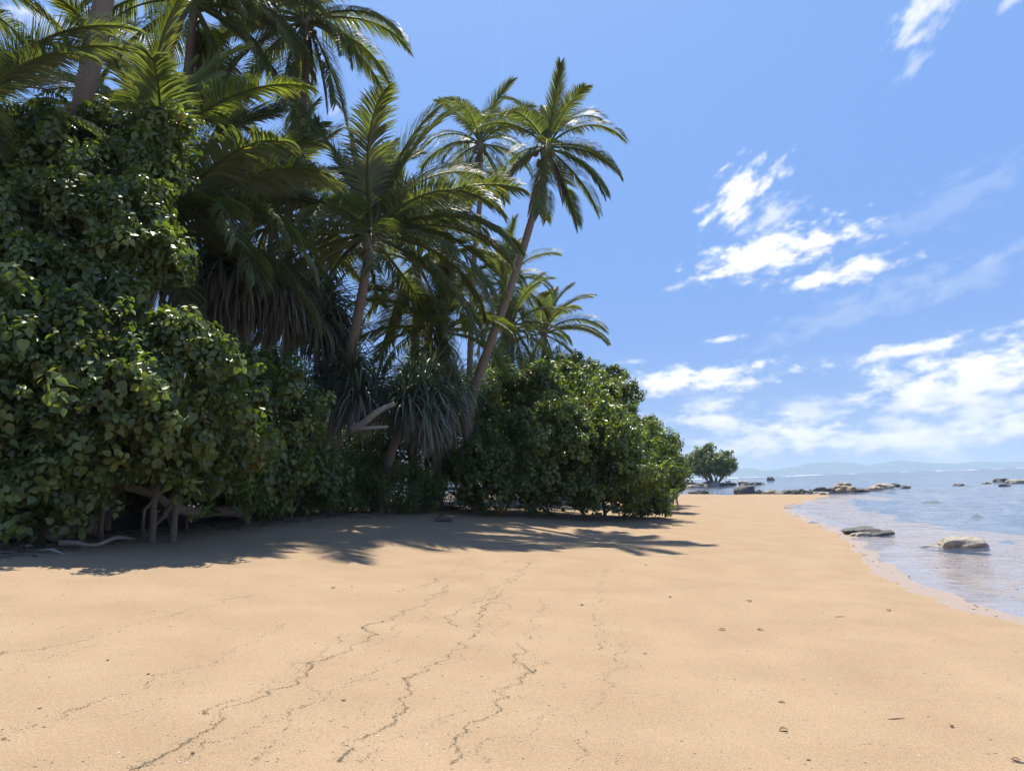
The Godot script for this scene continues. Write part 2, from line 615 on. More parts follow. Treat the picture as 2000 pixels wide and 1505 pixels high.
func make_rocks() -> void:
	var kinds := ["rock_pale", "rock_dark", "rock_tan"]
	var words := ["pale grey", "dark", "tan"]
	var k := 0
	for set in [[ROCK_ROW, "row"], [ROCKS_OUT, "out"], [ROCKS_NEAR, "near"]]:
		var n := 0
		for r in set[0]:
			var o := obj("boulder", boulder(100 + k, 0.35 + 0.45 * rng.randf()), kinds[r[4]])
			var hw: float = r[2] * 0.5
			o.position = Vector3(r[0], -0.03, r[1])
			o.scale = Vector3(hw * 0.98, r[3] * (0.8 if set[1] != "near" else 0.85), hw * rng.randf_range(0.6, 0.9))
			o.rotation.y = rng.randf_range(-0.4, 0.4) + (PI if rng.randf() < 0.5 else 0.0)
			var w: String = words[r[4]]
			if set[1] == "row":
				tag(o, "%s boulder, %s from the beach in the rock row across the bay" % [w, ORDINALS[n]], "rock", "rock row across the bay")
			elif set[1] == "out":
				var l: String = ["dark upright rock alone in the water beyond the rock row", "dark low rock in the bay, first right of the row's end", "pale flat rock low in the water among the far rocks at right", "dark domed rock, tallest of the far rocks at right", "dark flat rock in front of the domed far rock", "pale rock cut by the right edge of the picture", "dark small rock in the water below the headland tree", "smallest dark rock, just right of the headland tree's foot"][n]
				tag(o, l, "rock", "rocks scattered in the bay")
			else:
				var l: String = ["dark long low rock at the water's edge near the beach", "pale flat slab leaning on the long low rock", "pale domed boulder in the shallows nearest the right edge", "thin sand-coloured slab barely above water beside the domed boulder"][n]
				tag(o, l, "rock", "rocks in the near shallows")
			n += 1
			k += 1
	# the headland under the far tree
	for j in 9:
		var o := obj("headland_rock", boulder(300 + j, 0.7), kinds[1] if j % 3 else kinds[0])
		var x := 38.0 + j * 2.0
		o.position = Vector3(x, 0.0, -166.0 - rng.randf_range(-2.5, 3.0))
		o.scale = Vector3(rng.randf_range(1.2, 2.2), rng.randf_range(0.5, 1.2), rng.randf_range(1.2, 2.0))
		o.rotation.y = rng.randf() * TAU
		tag(o, "low rock under the headland tree, %s from the bush edge outward" % ORDINALS[j], "rock", "rocks under the headland tree")
	var m := obj("headland", sheet(lines([[12, 1.5], [60]]), lines([[-190, 1.5], [-158]]), func(x, z): return -0.8 + 1.9 * (1.0 - smoothstep(0.2, 1.0, Vector2((x - 34.0) / 22.0, (z + 173.0) / 13.0).length()))), "rock_tan")
	tag(m, "low headland of sand and stone beyond the beach", "", "", "structure")


# ---------------------------------------------------------------- palms

# Leaf stalk angle at the base, how far it bends down, by age of the frond.
const FROND_AGES := [[84.0, 18.0], [73.0, 42.0], [58.0, 62.0], [38.0, 74.0], [17.0, 72.0], [-5.0, 62.0], [-30.0, 46.0], [-60.0, 24.0], [-74.0, 12.0]]


func frond(age: int, s: int, dead: bool, tone: int) -> Array:
	var r := RandomNumberGenerator.new()
	r.seed = 1000 + age * 31 + s
	var sh := Shape.new()
	var n := 26
	var pts := []
	var rad := []
	var dirs := []
	var p := Vector3.ZERO
	var yaw := r.randf_range(-0.4, 0.4)
	var torn := r.randf_range(0.3, 0.8)
	var bend: float = FROND_AGES[age][1] * r.randf_range(0.75, 1.25)
	for k in n + 1:
		var t := float(k) / n
		var el := deg_to_rad(FROND_AGES[age][0] - bend * pow(t, 1.35))
		var dir := Vector3(cos(el) * cos(yaw * t), sin(el), cos(el) * sin(yaw * t))
		pts.append(p)
		dirs.append(dir)
		rad.append(lerpf(0.018, 0.003, pow(t, 0.6)))
		p += dir / n
	var stalk := Color(0.16, 0.17, 0.06) if not dead else Color(0.17, 0.12, 0.08)
	var st := Shape.new()
	st.tube(pts, rad, 5, stalk)
	var pairs := 122
	var shut := [0.18, 0.62, 0.9, 1, 1, 1, 1, 0.9, 0.6][age] as float
	var tint0 := r.randf_range(0.85, 1.15)
	for k in pairs:
		var t := 0.13 + 0.87 * pow((k + r.randf() * 0.5) / pairs, 0.92)
		var f := minf(t, 0.999) * n
		var at: Vector3 = pts[int(f)].lerp(pts[mini(int(f) + 1, n)], f - int(f))
		var along: Vector3 = dirs[int(f)]
		var side := along.cross(Vector3.UP)
		side = side.normalized() if side.length() > 0.2 else Vector3(0, 0, 1)
		var top := side.cross(along).normalized()
		var long := (0.235 * sqrt(clampf(1.0 - pow(absf(t - 0.42) / 0.66, 2.0), 0.03, 1.0))) * r.randf_range(0.86, 1.1)
		for w in [-1.0, 1.0]:
			if r.randf() < (0.35 if dead else 0.05) or age > 2 and absf(t - torn) < 0.03 and w > 0.0:
				continue
			var sweep := lerpf(0.35, 0.95, t) + r.randf_range(-0.08, 0.08)
			var d: Vector3 = (side * w * shut * cos(sweep) + along * (sin(sweep) + (1.0 - shut)) + top * (0.30 * shut + r.randf_range(-0.12, 0.12))).normalized()
			var g: float = (0.20 if not dead else 0.6) * r.randf_range(0.5, 1.5) + [0.0, 0.03, 0.1, 0.22, 0.3, 0.34, 0.3, 0.2, 0.2][age]
			var q := at
			var wide := 0.0052 * r.randf_range(0.8, 1.15)
			var v := tint0 * r.randf_range(0.75, 1.25)
			var col := Color(0.15 * v, 0.175 * v, 0.085 * v) if tone == 0 else Color(0.19 * v, 0.215 * v, 0.06 * v)
			if dead:
				col = Color(0.15 * v, 0.105 * v, 0.07 * v)
			elif r.randf() < 0.05:
				col = Color(0.24 * v, 0.20 * v, 0.07 * v)
			var prev := -1
			for m in 4:
				var ww: float = wide * [0.55, 1.0, 0.75, 0.0][m]
				var across := d.cross(along)
				across = (d.cross(across)).normalized() if across.length() > 0.05 else side
				# the blade's flat side: along the stalk, turned a little
				var blade := (along - d * along.dot(d)).normalized()
				blade = (blade + d.cross(blade) * 0.5 * w).normalized()
				var nn: Vector3 = d.cross(blade).normalized() * w
				var tip := col.lerp(Color(0.13 * v, 0.10 * v, 0.05 * v), 0.5) if m == 3 else col
				if m < 3:
					var a := sh.put(q - blade * ww, nn, tip)
					sh.put(q + blade * ww, nn, tip)
					if prev >= 0:
						sh.quad(prev, prev + 1, a + 1, a)
					prev = a
				else:
					var a := sh.put(q, nn, tip)
					sh.tri(prev, prev + 1, a)
				q += d * long * 0.36
				d = (d + Vector3.DOWN * g).normalized()
	return [sh.mesh(true), st.mesh(true)]


func make_palms() -> void:
	var fronds := {}
	for tone in 2:
		for age in 9:
			for s in 5:
				fronds[tone * 100 + age * 10 + s] = frond(age, s, age == 8, tone)
	var nut := Shape.new()
	for r in 7:
		for k in 10:
			var a := TAU * k / 10
			var b := PI * r / 6
			var d := Vector3(cos(a) * sin(b), cos(b), sin(a) * sin(b))
			nut.put(Vector3(d.x * 0.11, d.y * (0.15 if d.y < 0 else 0.13), d.z * 0.11), d)
	for r in 6:
		for k in 10:
			nut.quad(r * 10 + k, r * 10 + (k + 1) % 10, r * 10 + 10 + (k + 1) % 10, r * 10 + 10 + k)
	var nut_mesh := nut.mesh()
	for p in PALMS:
		var r := RandomNumberGenerator.new()
		r.seed = p.seed
		var pts: Array = p.trunk.duplicate()
		pts.reverse()
		var foot: Vector3 = pts[0]
		var o := thing("coconut_palm", p.label, "palm tree", foot, "palms of the grove")
		var local := []
		for q in pts:
			local.append(q - foot)
		local[0].y -= 0.3
		var long := 0.0
		for k in local.size() - 1:
			long += local[k].distance_to(local[k + 1])
		var sh := Shape.new()
		var path := []
		var rad := []
		var rings := int(long / 0.085)
		for k in rings + 1:
			var t := float(k) / rings
			path.append(on_curve(local, t))
			var w: float = p.radius * (lerpf(1.12, 0.72, t) + 0.55 * exp(-t * long / 0.5))
			rad.append(w * (1.0 + (0.07 if k % 2 else -0.03) + r.randf_range(-0.02, 0.02)))
		sh.tube(path, rad, 10)
		obj("trunk", sh.mesh(), "palm_bark", o)
		var top: Vector3 = local[-1]
		var up: Vector3 = (local[-1] - on_curve(local, 0.93)).normalized()
		var hs := Shape.new()
		var hp := []
		var hr := []
		for k in 7:
			hp.append(top + up * (k * 0.16 - 0.35))
			hr.append(p.radius * [0.75, 1.15, 1.35, 1.3, 1.0, 0.6, 0.2][k])
		hs.tube(hp, hr, 9)
		obj("crown_heart", hs.mesh(), "palm_bark", o)
		var list: Array = p.fronds.duplicate()
		var n: int = p.count - list.size()
		for k in n:
			var share := (k + 0.5) / n
			list.append([k * 137.5 + r.randf_range(-20, 20) + p.seed * 40.0, clampi(int(1.0 + share * p.oldest), 1, 7), r.randf_range(0.82, 1.05)])
		for k in p.dead:
			list.append([r.randf() * 360.0, 8, r.randf_range(0.6, 0.8)])
		for e in list:
			var age := int(e[1])
			var pair: Array = fronds[(1 if age >= 5 and r.randf() < 0.15 else p.tone) * 100 + age * 10 + r.randi_range(0, 4)]
			var f := obj("frond", pair[0], "dry" if age == 8 else "palm_green", o)
			obj("stalk", pair[1], "dry" if age == 8 else "palm_green", f)
			var az := deg_to_rad(e[0] + r.randf_range(-5, 5))
			var size: float = p.length * e[2]
			f.basis = (Basis(Vector3.UP, az) * Basis(Vector3.RIGHT, r.randf_range(-0.3, 0.3))).scaled(Vector3(size, size, size))
			f.position = top + up * (0.42 - 0.065 * age) + Vector3(cos(az), 0, -sin(az)) * p.radius * 0.7
			if age == 8:
				tag(f, "dead brown frond hanging along the trunk")
		for k in p.nuts:
			var c := obj("coconut", nut_mesh, "nut", o)
			var a := r.randf() * TAU
			c.position = top + Vector3(cos(a), 0, sin(a)) * p.radius * r.randf_range(1.5, 2.3) + Vector3.DOWN * r.randf_range(0.1, 0.5)
			c.rotation = Vector3(r.randf_range(-0.5, 0.5), a, r.randf_range(-0.5, 0.5))


# ---------------------------------------------------------------- pandanus

func rosette(s: int, dead: bool) -> ArrayMesh:
	var r := RandomNumberGenerator.new()
	r.seed = 500 + s
	var sh := Shape.new()
	var n := 78
	for k in n:
		var age := float(k) / n
		var az := k * 2.39996 + r.randf_range(-0.2, 0.2)
		var el := lerpf(1.35, -1.1, pow(age, 0.75)) if not dead else lerpf(0.7, -1.35, pow(age, 0.5))
		var out := Vector3(cos(az), 0, sin(az))
		var d := (out * cos(el) + Vector3.UP * sin(el)).normalized()
		var q := out * 0.05 + Vector3.DOWN * age * 0.16
		var long := r.randf_range(0.75, 1.05)
		var wide := 0.021 * r.randf_range(0.8, 1.2)
		var v := r.randf_range(0.7, 1.3)
		var col := Color(0.12 * v, 0.145 * v, 0.098 * v)
		if age > 0.72 or dead and age > 0.25:
			col = Color(0.165 * v, 0.14 * v, 0.11 * v) if r.randf() < 0.75 else col
		var side := d.cross(Vector3.UP)
		side = side.normalized() if side.length() > 0.1 else Vector3(sin(az), 0, -cos(az))
		var prev := -1
		var kink := r.randf_range(0.25, 0.7)
		for m in 8:
			var t := m / 7.0
			var ww: float = wide * [0.8, 1.0, 1.0, 0.92, 0.8, 0.62, 0.38, 0.0][m]
			var nn := side.cross(d).normalized()
			var a := sh.put(q - side * ww + nn * ww * 0.5, (nn + side * 0.5).normalized(), col)
			sh.put(q, nn, col)
			sh.put(q + side * ww + nn * ww * 0.5, (nn - side * 0.5).normalized(), col)
			if prev >= 0:
				sh.quad(prev, prev + 1, a + 1, a)
				sh.quad(prev + 1, prev + 2, a + 2, a + 1)
			prev = a
			q += d * long / 7.0
			d = (d + Vector3.DOWN * (0.10 + 0.42 * smoothstep(kink - 0.3, kink + 0.2, t)) + side * r.randf_range(-0.05, 0.05)).normalized()
	return sh.mesh(true)


func make_pandanus() -> void:
	var kinds := []
	for s in 6:
		kinds.append(rosette(s, s >= 3))
	for p in PANDANUS:
		var r := RandomNumberGenerator.new()
		r.seed = p.seed
		var foot: Vector3 = p.trunk[0]
		var o := thing("pandanus", p.label, "pandanus tree", foot, "pandanus trees of the grove")
		var local := []
		for q in p.trunk:
			local.append(q - foot)
		local[0].y -= 0.2
		var path := []
		var rad := []
		for k in 15:
			path.append(on_curve(local, k / 14.0))
			rad.append(lerpf(0.17, 0.11, k / 14.0) * r.randf_range(0.92, 1.08))
		var sh := Shape.new()
		sh.tube(path, rad, 9)
		obj("trunk", sh.mesh(), "bark", o)
		for k in 4:
			var a := TAU * k / 4 + r.randf()
			var ps := Shape.new()
			var from := on_curve(local, 0.12)
			var to: Vector3 = local[0] + Vector3(cos(a), 0, sin(a)) * 0.5
			ps.tube([from, from.lerp(to, 0.5) + Vector3.UP * 0.05, to], [0.05, 0.045, 0.04], 6)
			obj("prop_root", ps.mesh(), "bark", o)
		for e in p.rosettes:
			var at: Vector3 = Vector3(e[0], e[1], e[2]) - foot
			var from := on_curve(local, r.randf_range(0.7, 1.0))
			var bs := Shape.new()
			var mid := from.lerp(at, 0.5) + Vector3(0, -0.12, 0)
			bs.tube([from, mid, at], [0.09, 0.075, 0.06], 7)
			obj("branch", bs.mesh(), "bark", o)
			for extra in 2:
				var f := obj("leaf_rosette", kinds[r.randi_range(0, 2) + (3 if p.dead and r.randf() < 0.7 or extra == 1 else 0)], "strap_green", o)
				var size: float = e[3] * r.randf_range(0.9, 1.1)
				f.basis = (Basis(Vector3.UP, r.randf() * TAU) * Basis(Vector3.RIGHT, r.randf_range(-0.2, 0.2))).scaled(Vector3.ONE * size)
				f.position = at + Vector3.DOWN * 0.12 * extra
	for a in [[PALE_A, 0.11, "thick bleached branch slanting up beside the pandanus clump"], [PALE_B, 0.07, "thin bleached branch lying level below the slanting one"], [PALE_C, 0.08, "short bleached branch stub poking out left of the pandanus mop"]]:
		var s := Shape.new()
		var path := []
		var rad := []
		for k in 11:
			path.append(on_curve(a[0], k / 10.0))
			rad.append(a[1] * lerpf(1.0, 0.75, k / 10.0) * rng.randf_range(0.9, 1.1))
		s.tube(path, rad, 8)
		var b := obj("bare_branch", s.mesh(), "pale_wood")
		tag(b, a[2], "branch", "bare branches among the pandanus")


# ---------------------------------------------------------------- bushes

# Half widths of a leaf at five places along it.
const LEAF_SHAPES := {"heart": [[-0.06, 0.22], [0.18, 0.46], [0.5, 0.42], [0.8, 0.2], [1.06, 0.0]], "oval": [[0.0, 0.03], [0.25, 0.15], [0.55, 0.19], [0.82, 0.12], [1.0, 0.0]], "fine": [[0.0, 0.02], [0.25, 0.05], [0.55, 0.05], [0.8, 0.03], [1.0, 0.0]]}
const LEAF_SIZES := {"heart": 0.138, "oval": 0.13, "fine": 0.12}
const TONES := {"hibiscus": [Color(0.10, 0.142, 0.052), Color(0.20, 0.235, 0.07)], "glossy": [Color(0.09, 0.132, 0.052), Color(0.17, 0.205, 0.06)], "feathery": [Color(0.12, 0.18, 0.05), Color(0.18, 0.24, 0.06)]}


func add_leaf(sh: Shape, shape: Array, at: Transform3D, color: Color) -> void:
	# along +x, flat side up, folded at the midrib, tip bent down
	var prev := -1
	for e in shape:
		var x: float = e[0]
		var w: float = e[1]
		var y := -0.16 * x * x
		var a := sh.put(at * Vector3(x, y + w * 0.28, -w), (at.basis * Vector3(0.2, 1, 0.35)).normalized(), color)
		sh.put(at * Vector3(x, y, 0), (at.basis * Vector3(0.2, 1, 0)).normalized(), color)
		sh.put(at * Vector3(x, y + w * 0.28, w), (at.basis * Vector3(0.2, 1, -0.35)).normalized(), color)
		if prev >= 0:
			sh.quad(prev, prev + 1, a + 1, a)
			sh.quad(prev + 1, prev + 2, a + 2, a + 1)
		prev = a


func leaf_turn(r: RandomNumberGenerator, az: float, dip: float, size: float) -> Basis:
	var b := Basis(Vector3.UP, az) * Basis(Vector3.BACK, -dip) * Basis(Vector3.RIGHT, r.randf_range(-0.9, 0.9))
	return b.scaled(Vector3.ONE * size)


func sprig(kind: String, s: int) -> ArrayMesh:
	var r := RandomNumberGenerator.new()
	r.seed = 900 + s
	var sh := Shape.new()
	var size: float = LEAF_SIZES[kind]
	var n: int = {"heart": 15, "oval": 18, "fine": 34}[kind]
	var tall := 0.34
	sh.tube([Vector3(0, -0.12, 0), Vector3(0.01, 0.1, 0.0), Vector3(0, tall, 0.01)], [0.008, 0.006, 0.003], 3, Color(0.9, 0.75, 0.9))
	for k in n:
		var t := float(k) / n
		var az := k * 2.39996 + r.randf_range(-0.4, 0.4)
		var stem := lerpf(0.13, 0.02, t) * r.randf_range(0.6, 1.2)
		var out := Vector3(cos(az), 0.25, -sin(az))
		var v := r.randf_range(0.75, 1.25)
		var young := smoothstep(0.6, 1.0, t)
		var b := leaf_turn(r, az, lerpf(0.75, 0.0, t) + r.randf_range(-0.35, 0.45), size * lerpf(1.1, 0.62, t) * r.randf_range(0.8, 1.15))
		add_leaf(sh, LEAF_SHAPES["oval" if kind == "heart" and s == 3 and k % 3 else kind], Transform3D(b, Vector3(0, tall * (0.1 + 0.9 * t), 0) + out * stem), Color(v * lerpf(0.95, 1.35, young), v * lerpf(0.95, 1.25, young), v))
	return sh.mesh(true)


func make_bushes() -> void:
	var sprigs := {}
	for kind in LEAF_SHAPES:
		sprigs[kind] = [sprig(kind, 1), sprig(kind, 2), sprig(kind, 3)]
	var leaf_meshes := {}
	for p in BUSHES:
		var r := RandomNumberGenerator.new()
		r.seed = hash(p.label) % 100000
		var foot: Vector3 = p.base
		var o := thing(p.name, p.label, p.category, foot, "shrubs and trees along the beach")
		var tone: Array = TONES[p.tone]
		var far := foot.z < -80.0
		var where := [[], [], []]
		var tints := [[], [], []]
		var shown := []
		var lobes := []
		for l in p.lumps:
			lobes.append([l[0], l[1], l[2], l[3] * (0.8 if not far else 1.0)])
			if far:
				continue
			for k in 12:
				var d: Vector3 = Vector3(r.randfn(), r.randfn() * 0.8 + 0.25, r.randfn() + 0.45).normalized() * l[3] * r.randf_range(0.7, 1.2)
				lobes.append([l[0] + d.x, l[1] + d.y, l[2] + d.z, l[3] * r.randf_range(0.13, 0.34)])
		for l in lobes:
			var c := Vector3(l[0], l[1], l[2])
			var rad: float = l[3]
			var n := int(4.0 * PI * rad * rad * (15.0 if not far else 6.0)) + 6
			if p.leaf == "fine":
				n *= 3
			for k in n:
				var d := Vector3(r.randfn(), r.randfn(), r.randfn()).normalized()
				var deep := 1.0 - 0.55 * pow(r.randf(), 2.0)
				# uneven outline: lobes and holes
				var lobe := 1.0 + 1.3 * relief.get_noise_3dv(c * 3.0 + d * (4.0 + rad * 4.0))
				if lobe < 0.8 and r.randf() < 0.7:
					continue
				var at := c + d * rad * deep * lobe
				if at.y < ground_height(at.x, at.z) + 0.12:
					continue
				var buried := false
				for other in lobes:
					if other != l and Vector3(other[0], other[1], other[2]).distance_to(at) < other[3] * 0.55:
						buried = true
				if buried and r.randf() < 0.75:
					continue
				var axis := (d * 0.8 + Vector3.UP * 0.75 + Vector3(r.randf_range(-0.4, 0.4), r.randf_range(-0.3, 0.3), r.randf_range(-0.4, 0.4))).normalized()
				var side := axis.cross(Vector3(0.31, 0.2, 0.93)).normalized()
				var b := Basis(side, axis, side.cross(axis)).rotated(axis, r.randf() * TAU)
				var size := r.randf_range(0.55, 1.3) * (2.2 if far else 1.0)
				var kind := r.randi_range(0, 2)
				var u := pow(r.randf(), 1.6)
				var tint: Color = tone[0].lerp(tone[1], u) * r.randf_range(0.7, 1.3)
				if r.randf() < 0.004:
					tint = Color(0.30, 0.20, 0.03)
				where[kind].append(Transform3D(b.scaled(Vector3.ONE * size), at - foot))
				tints[kind].append(tint)
				if deep > 0.9 and lobe > 0.95 and d.z > 0.15:
					shown.append([at + d * 0.12, d, tint])
		for k in 3:
			var m := multi("foliage", sprigs[p.leaf][k], "leaf_green", where[k], tints[k], o)
		# single leaves on the side that faces the beach
		if p.parts:
			if not leaf_meshes.has(p.leaf + p.tone):
				var list := []
				for k in 5:
					var sh := Shape.new()
					add_leaf(sh, LEAF_SHAPES[p.leaf], Transform3D(Basis(), Vector3.ZERO), tone[0].lerp(tone[1], k / 4.0))
					list.append(sh.mesh(true))
				leaf_meshes[p.leaf + p.tone] = list
			for k in mini(p.parts, shown.size()):
				var e: Array = shown[(k * 7919) % shown.size()]
				var f := obj("leaf", leaf_meshes[p.leaf + p.tone][r.randi_range(0, 4)], "leaf_green", o)
				var az := atan2(-e[1].z, e[1].x) + r.randf_range(-0.7, 0.7)
				f.basis = leaf_turn(r, az, r.randf_range(-0.5, 1.5), LEAF_SIZES[p.leaf] * r.randf_range(1.0, 1.35))
				f.position = e[0] - foot
		# limbs from the foot to every lobe, then twigs
		var idx := 0
		for l in p.lumps:
			var c := Vector3(l[0], l[1], l[2]) - foot
			var rad: float = l[3]
			var from := Vector3(c.x * r.randf_range(0.35, 0.9), -0.2, c.z * r.randf_range(0.25, 0.6) - 0.5) if not far else Vector3(c.x * 0.25, -0.2, c.z * 0.25)
			if not far:
				from.y = ground_height(from.x + foot.x, from.z + foot.z) - foot.y - 0.15
			var mid := from.lerp(c, 0.5) + Vector3(r.randf_range(-0.6, 0.6), r.randf_range(-0.5, 0.1), r.randf_range(-0.6, 0.6)) * rad
			var sh := Shape.new()
			var path := []
			var wide := []
			var thick := clampf(from.distance_to(c) * 0.018, 0.02, 0.11) * (2.0 if far else 1.0)
			for k in 9:
				path.append(on_curve([from, mid, c], k / 8.0) + Vector3(r.randf_range(-1, 1), 0, r.randf_range(-1, 1)) * 0.05 * sin(PI * k / 8.0))
				wide.append(thick * lerpf(1.0, 0.45, k / 8.0))
			sh.tube(path, wide, 7)
			var limb := obj("trunk" if idx == 0 else "limb", sh.mesh(), "bark", o)
			idx += 1
			if far or rad < 0.3:
				continue
			for k in 8:
				var d := Vector3(r.randfn(), r.randfn() + 0.3, r.randfn() + 0.3).normalized()
				var ts := Shape.new()
				var to := c + d * rad * r.randf_range(0.85, 1.22)
				ts.tube([c, c.lerp(to, 0.5) + Vector3(r.randf_range(-0.1, 0.1), 0.08, r.randf_range(-0.1, 0.1)) * rad, to], [thick * 0.45, thick * 0.3, 0.006], 5)
				obj("twig", ts.mesh(), "bark", limb)
	# crooked old limbs that lie over the sand at the foot of the hibiscus
	for a in [[LIMB_A, 0.13, "long crooked grey limb arching over the dark hollow at the bush foot"], [LIMB_B, 0.17, "leaning grey trunk rising from the sand at the bush foot"], [LIMB_C, 0.09, "thin upright grey trunk just right of the leaning trunk"]]:
		var sh := Shape.new()
		var path := []
		var wide := []
		for k in 21:
			var q := on_curve(a[0], k / 20.0)
			path.append(q + Vector3(0, 0.02 * sin(k * 1.7), 0.0))
			wide.append(a[1] * lerpf(1.0, 0.6, k / 20.0) * rng.randf_range(0.9, 1.1))
		sh.tube(path, wide, 9)
		var b := obj("hibiscus_limb", sh.mesh(), "bark")
		tag(b, a[2], "tree limb", "old limbs at the bush foot")


# ---------------------------------------------------------------- things on the sand

func crumb() -> ArrayMesh:
	var s := Shape.new()
	s.tube([Vector3(-0.5, 0, 0), Vector3(-0.1, 0.08, 0.1), Vector3(0.5, 0, -0.05)], [0.16, 0.24, 0.1], 4)
	return s.mesh()


func make_debris() -> void:
	var bit := crumb()
	var where := []
	var tints := []
	var browns := [Color(0.075, 0.055, 0.04), Color(0.12, 0.085, 0.055), Color(0.05, 0.05, 0.045), Color(0.10, 0.10, 0.05)]
	for line in WRACK:
		var pts := []
		for k in range(1, line.size()):
			pts.append(Vector3(line[k].x, 0, line[k].y))
		var long := 0.0
		for k in pts.size() - 1:
			long += pts[k].distance_to(pts[k + 1])
		for k in int(long * 820.0 * line[0]):
			var t := rng.randf()
			var q := on_curve(pts, t)
			var clump := relief.get_noise_2d(q.x * 9.0, q.z * 9.0)
			if clump < rng.randf_range(-0.9, 0.2):
				continue
			if rng.randf() < 0.2:
				q.x += 0.22 + 0.5 * relief.get_noise_2d(q.z * 2.0, 70.0)
			q.x += 0.16 * relief.get_noise_2d(q.x * 9.0 + 40.0, q.z * 9.0)
			q.z += 0.10 * relief.get_noise_2d(q.x * 6.0 - 40.0, q.z * 6.0)
			var off := rng.randfn() * (0.007 if rng.randf() < 0.75 else 0.05)
			q.x += off
			q.z += rng.randfn() * 0.015
			q.y = ground_height(q.x, q.z) + 0.002
			var s := 0.0025 + 0.0052 * pow(rng.randf(), 3.0)
			where.append(Transform3D(Basis(Vector3.UP, rng.randf() * TAU).scaled(Vector3(s * rng.randf_range(1.0, 2.2), s * 0.7, s)), q))
			tints.append(browns[rng.randi_range(0, 3)] * rng.randf_range(0.8, 1.6))
	var o := multi("wrack_line", bit, "bits", where, tints)
	tag(o, "thin wandering lines of dark plant bits left on the sand by waves")
	where = []
	tints = []
	for k in 9000:
		var d := 3.5 + 26.0 * pow(rng.randf(), 1.3)
		var x := rng.randf_range(-0.75, 0.7) * d
		var q := Vector3(x, 0, -d)
		q.y = ground_height(q.x, q.z)
		if q.y < 0.02:
			continue
		q.y += 0.001
		var s := 0.004 + 0.012 * pow(rng.randf(), 5.0)
		where.append(Transform3D(Basis(Vector3.UP, rng.randf() * TAU).scaled(Vector3(s * rng.randf_range(1.0, 2.5), s * 0.6, s)), q))
		tints.append(browns[rng.randi_range(0, 3)] * rng.randf_range(0.8, 2.4) if rng.randf() < 0.8 else Color(0.6, 0.55, 0.48))
	o = multi("sand_specks", bit, "bits", where, tints)
	tag(o, "tiny pebbles, shell and leaf crumbs scattered over the sand")
	# pebbles in the wash
	var pebble := boulder(71, 0.6)
	where = []
	tints = []
	for k in 4600:
		var away := 9.0 + 42.0 * pow(rng.randf(), 1.1)
		var spread := rng.randfn() * 0.9 + 0.5
		if k > 2600:
			away = rng.randf_range(9.5, 21.0)
			spread = 4.5 * pow(rng.randf(), 1.5)
		elif away > 22.0:
			spread = rng.randfn() * 0.45 - 0.3
		var q := Vector3(interp(WATERLINE, away) + absf(spread) * (1.0 + away * 0.04) - 0.3, 0, -away)
		if k < 2600 and (away < 24.0 or rng.randf() < 0.4) or k >= 2600 and rng.randf() < 0.6:
			continue
		q.y = ground_height(q.x, q.z)
		var s := 0.004 + 0.018 * pow(rng.randf(), 5.0) + away * 0.0003
		where.append(Transform3D(Basis(Vector3.UP, rng.randf() * TAU).scaled(Vector3(s * 1.3, s * 0.8, s)), q))
		tints.append(Color(0.08, 0.07, 0.06) * rng.randf_range(0.6, 2.6))
	o = multi("wash_pebbles", pebble, "bits", where, tints)
	tag(o, "small dark pebbles strewn along the edge of the water")
	# fallen leaves that can be told apart
	var names := ["curled brown leaf on open sand left of the pair of leaves", "thin curled leaf lying beside the middle wrack lines", "dark leaf with crumbs around it, farthest along the open sand", "brown leaf, left one of the pair on the open sand", "brown leaf, right one of the pair on the open sand", "small dark leaf on bare sand between two wrack lines", "curled leaf lying nearest the water's edge", "upturned dark leaf on the near sand, tallest one", "small dark leaf near the bottom edge", "spiky brown leaf at the bottom right corner", "small brown leaf just beyond the upturned one", "torn leaf on the near sand at right beyond the twig", "dark leaf, left of two below the shadow edge", "dark leaf, right of two below the shadow edge", "small leaf on the sand at left, upper of two", "small leaf on the sand at left, lower of two", "dark leaf cut by the left edge of the picture", "tiny leaf close to the left edge", "tiny leaf between the two boldest wrack lines", "tiny leaf near the bottom left wrack line", "small leaf right of the star-shaped palm shadow", "dark leaf lying in the palm shade", "leaf caught at the bend of a wrack line"]
	for k in LEAF_SPOTS.size():
		var s := Shape.new()
		var col := Color(0.085, 0.06, 0.04) * rng.randf_range(0.7, 1.6)
		var curl := rng.randf_range(0.25, 0.6)
		var prev := -1
		for e in LEAF_SHAPES["oval"]:
			var x: float = e[0]
			var w: float = e[1] * 1.3
			var y := 0.30 * curl * sin(PI * x) + 0.05
			var a := s.put(Vector3(x - 0.5, y + w * curl, -w), Vector3(0, 1, 0.5).normalized(), col)
			s.put(Vector3(x - 0.5, y, 0), Vector3.UP, col)
			s.put(Vector3(x - 0.5, y + w * curl * 0.7, w), Vector3(0, 1, -0.5).normalized(), col)
			if prev >= 0:
				s.quad(prev, prev + 1, a + 1, a)
				s.quad(prev + 1, prev + 2, a + 2, a + 1)
			prev = a
		var f := obj("fallen_leaf", s.mesh(true), "dry")
		var q: Vector2 = LEAF_SPOTS[k]
		f.position = Vector3(q.x, ground_height(q.x, q.y) - 0.001, q.y)
		var size: float = 0.014 * sqrt(-q.y) * (1.5 if k < 13 and k not in [5, 8] else 1.0) * rng.randf_range(0.85, 1.2)
		f.scale = Vector3(size, size, size) * 1.25
		f.rotation.y = rng.randf() * 3.0
		tag(f, names[k], "fallen leaf", "fallen leaves on the sand")
	var twig_names := ["thin straight twig lying on the near sand at right", "thin dark twig on the sand below the shallow water", "short twig at the bottom right corner beside a leaf"]
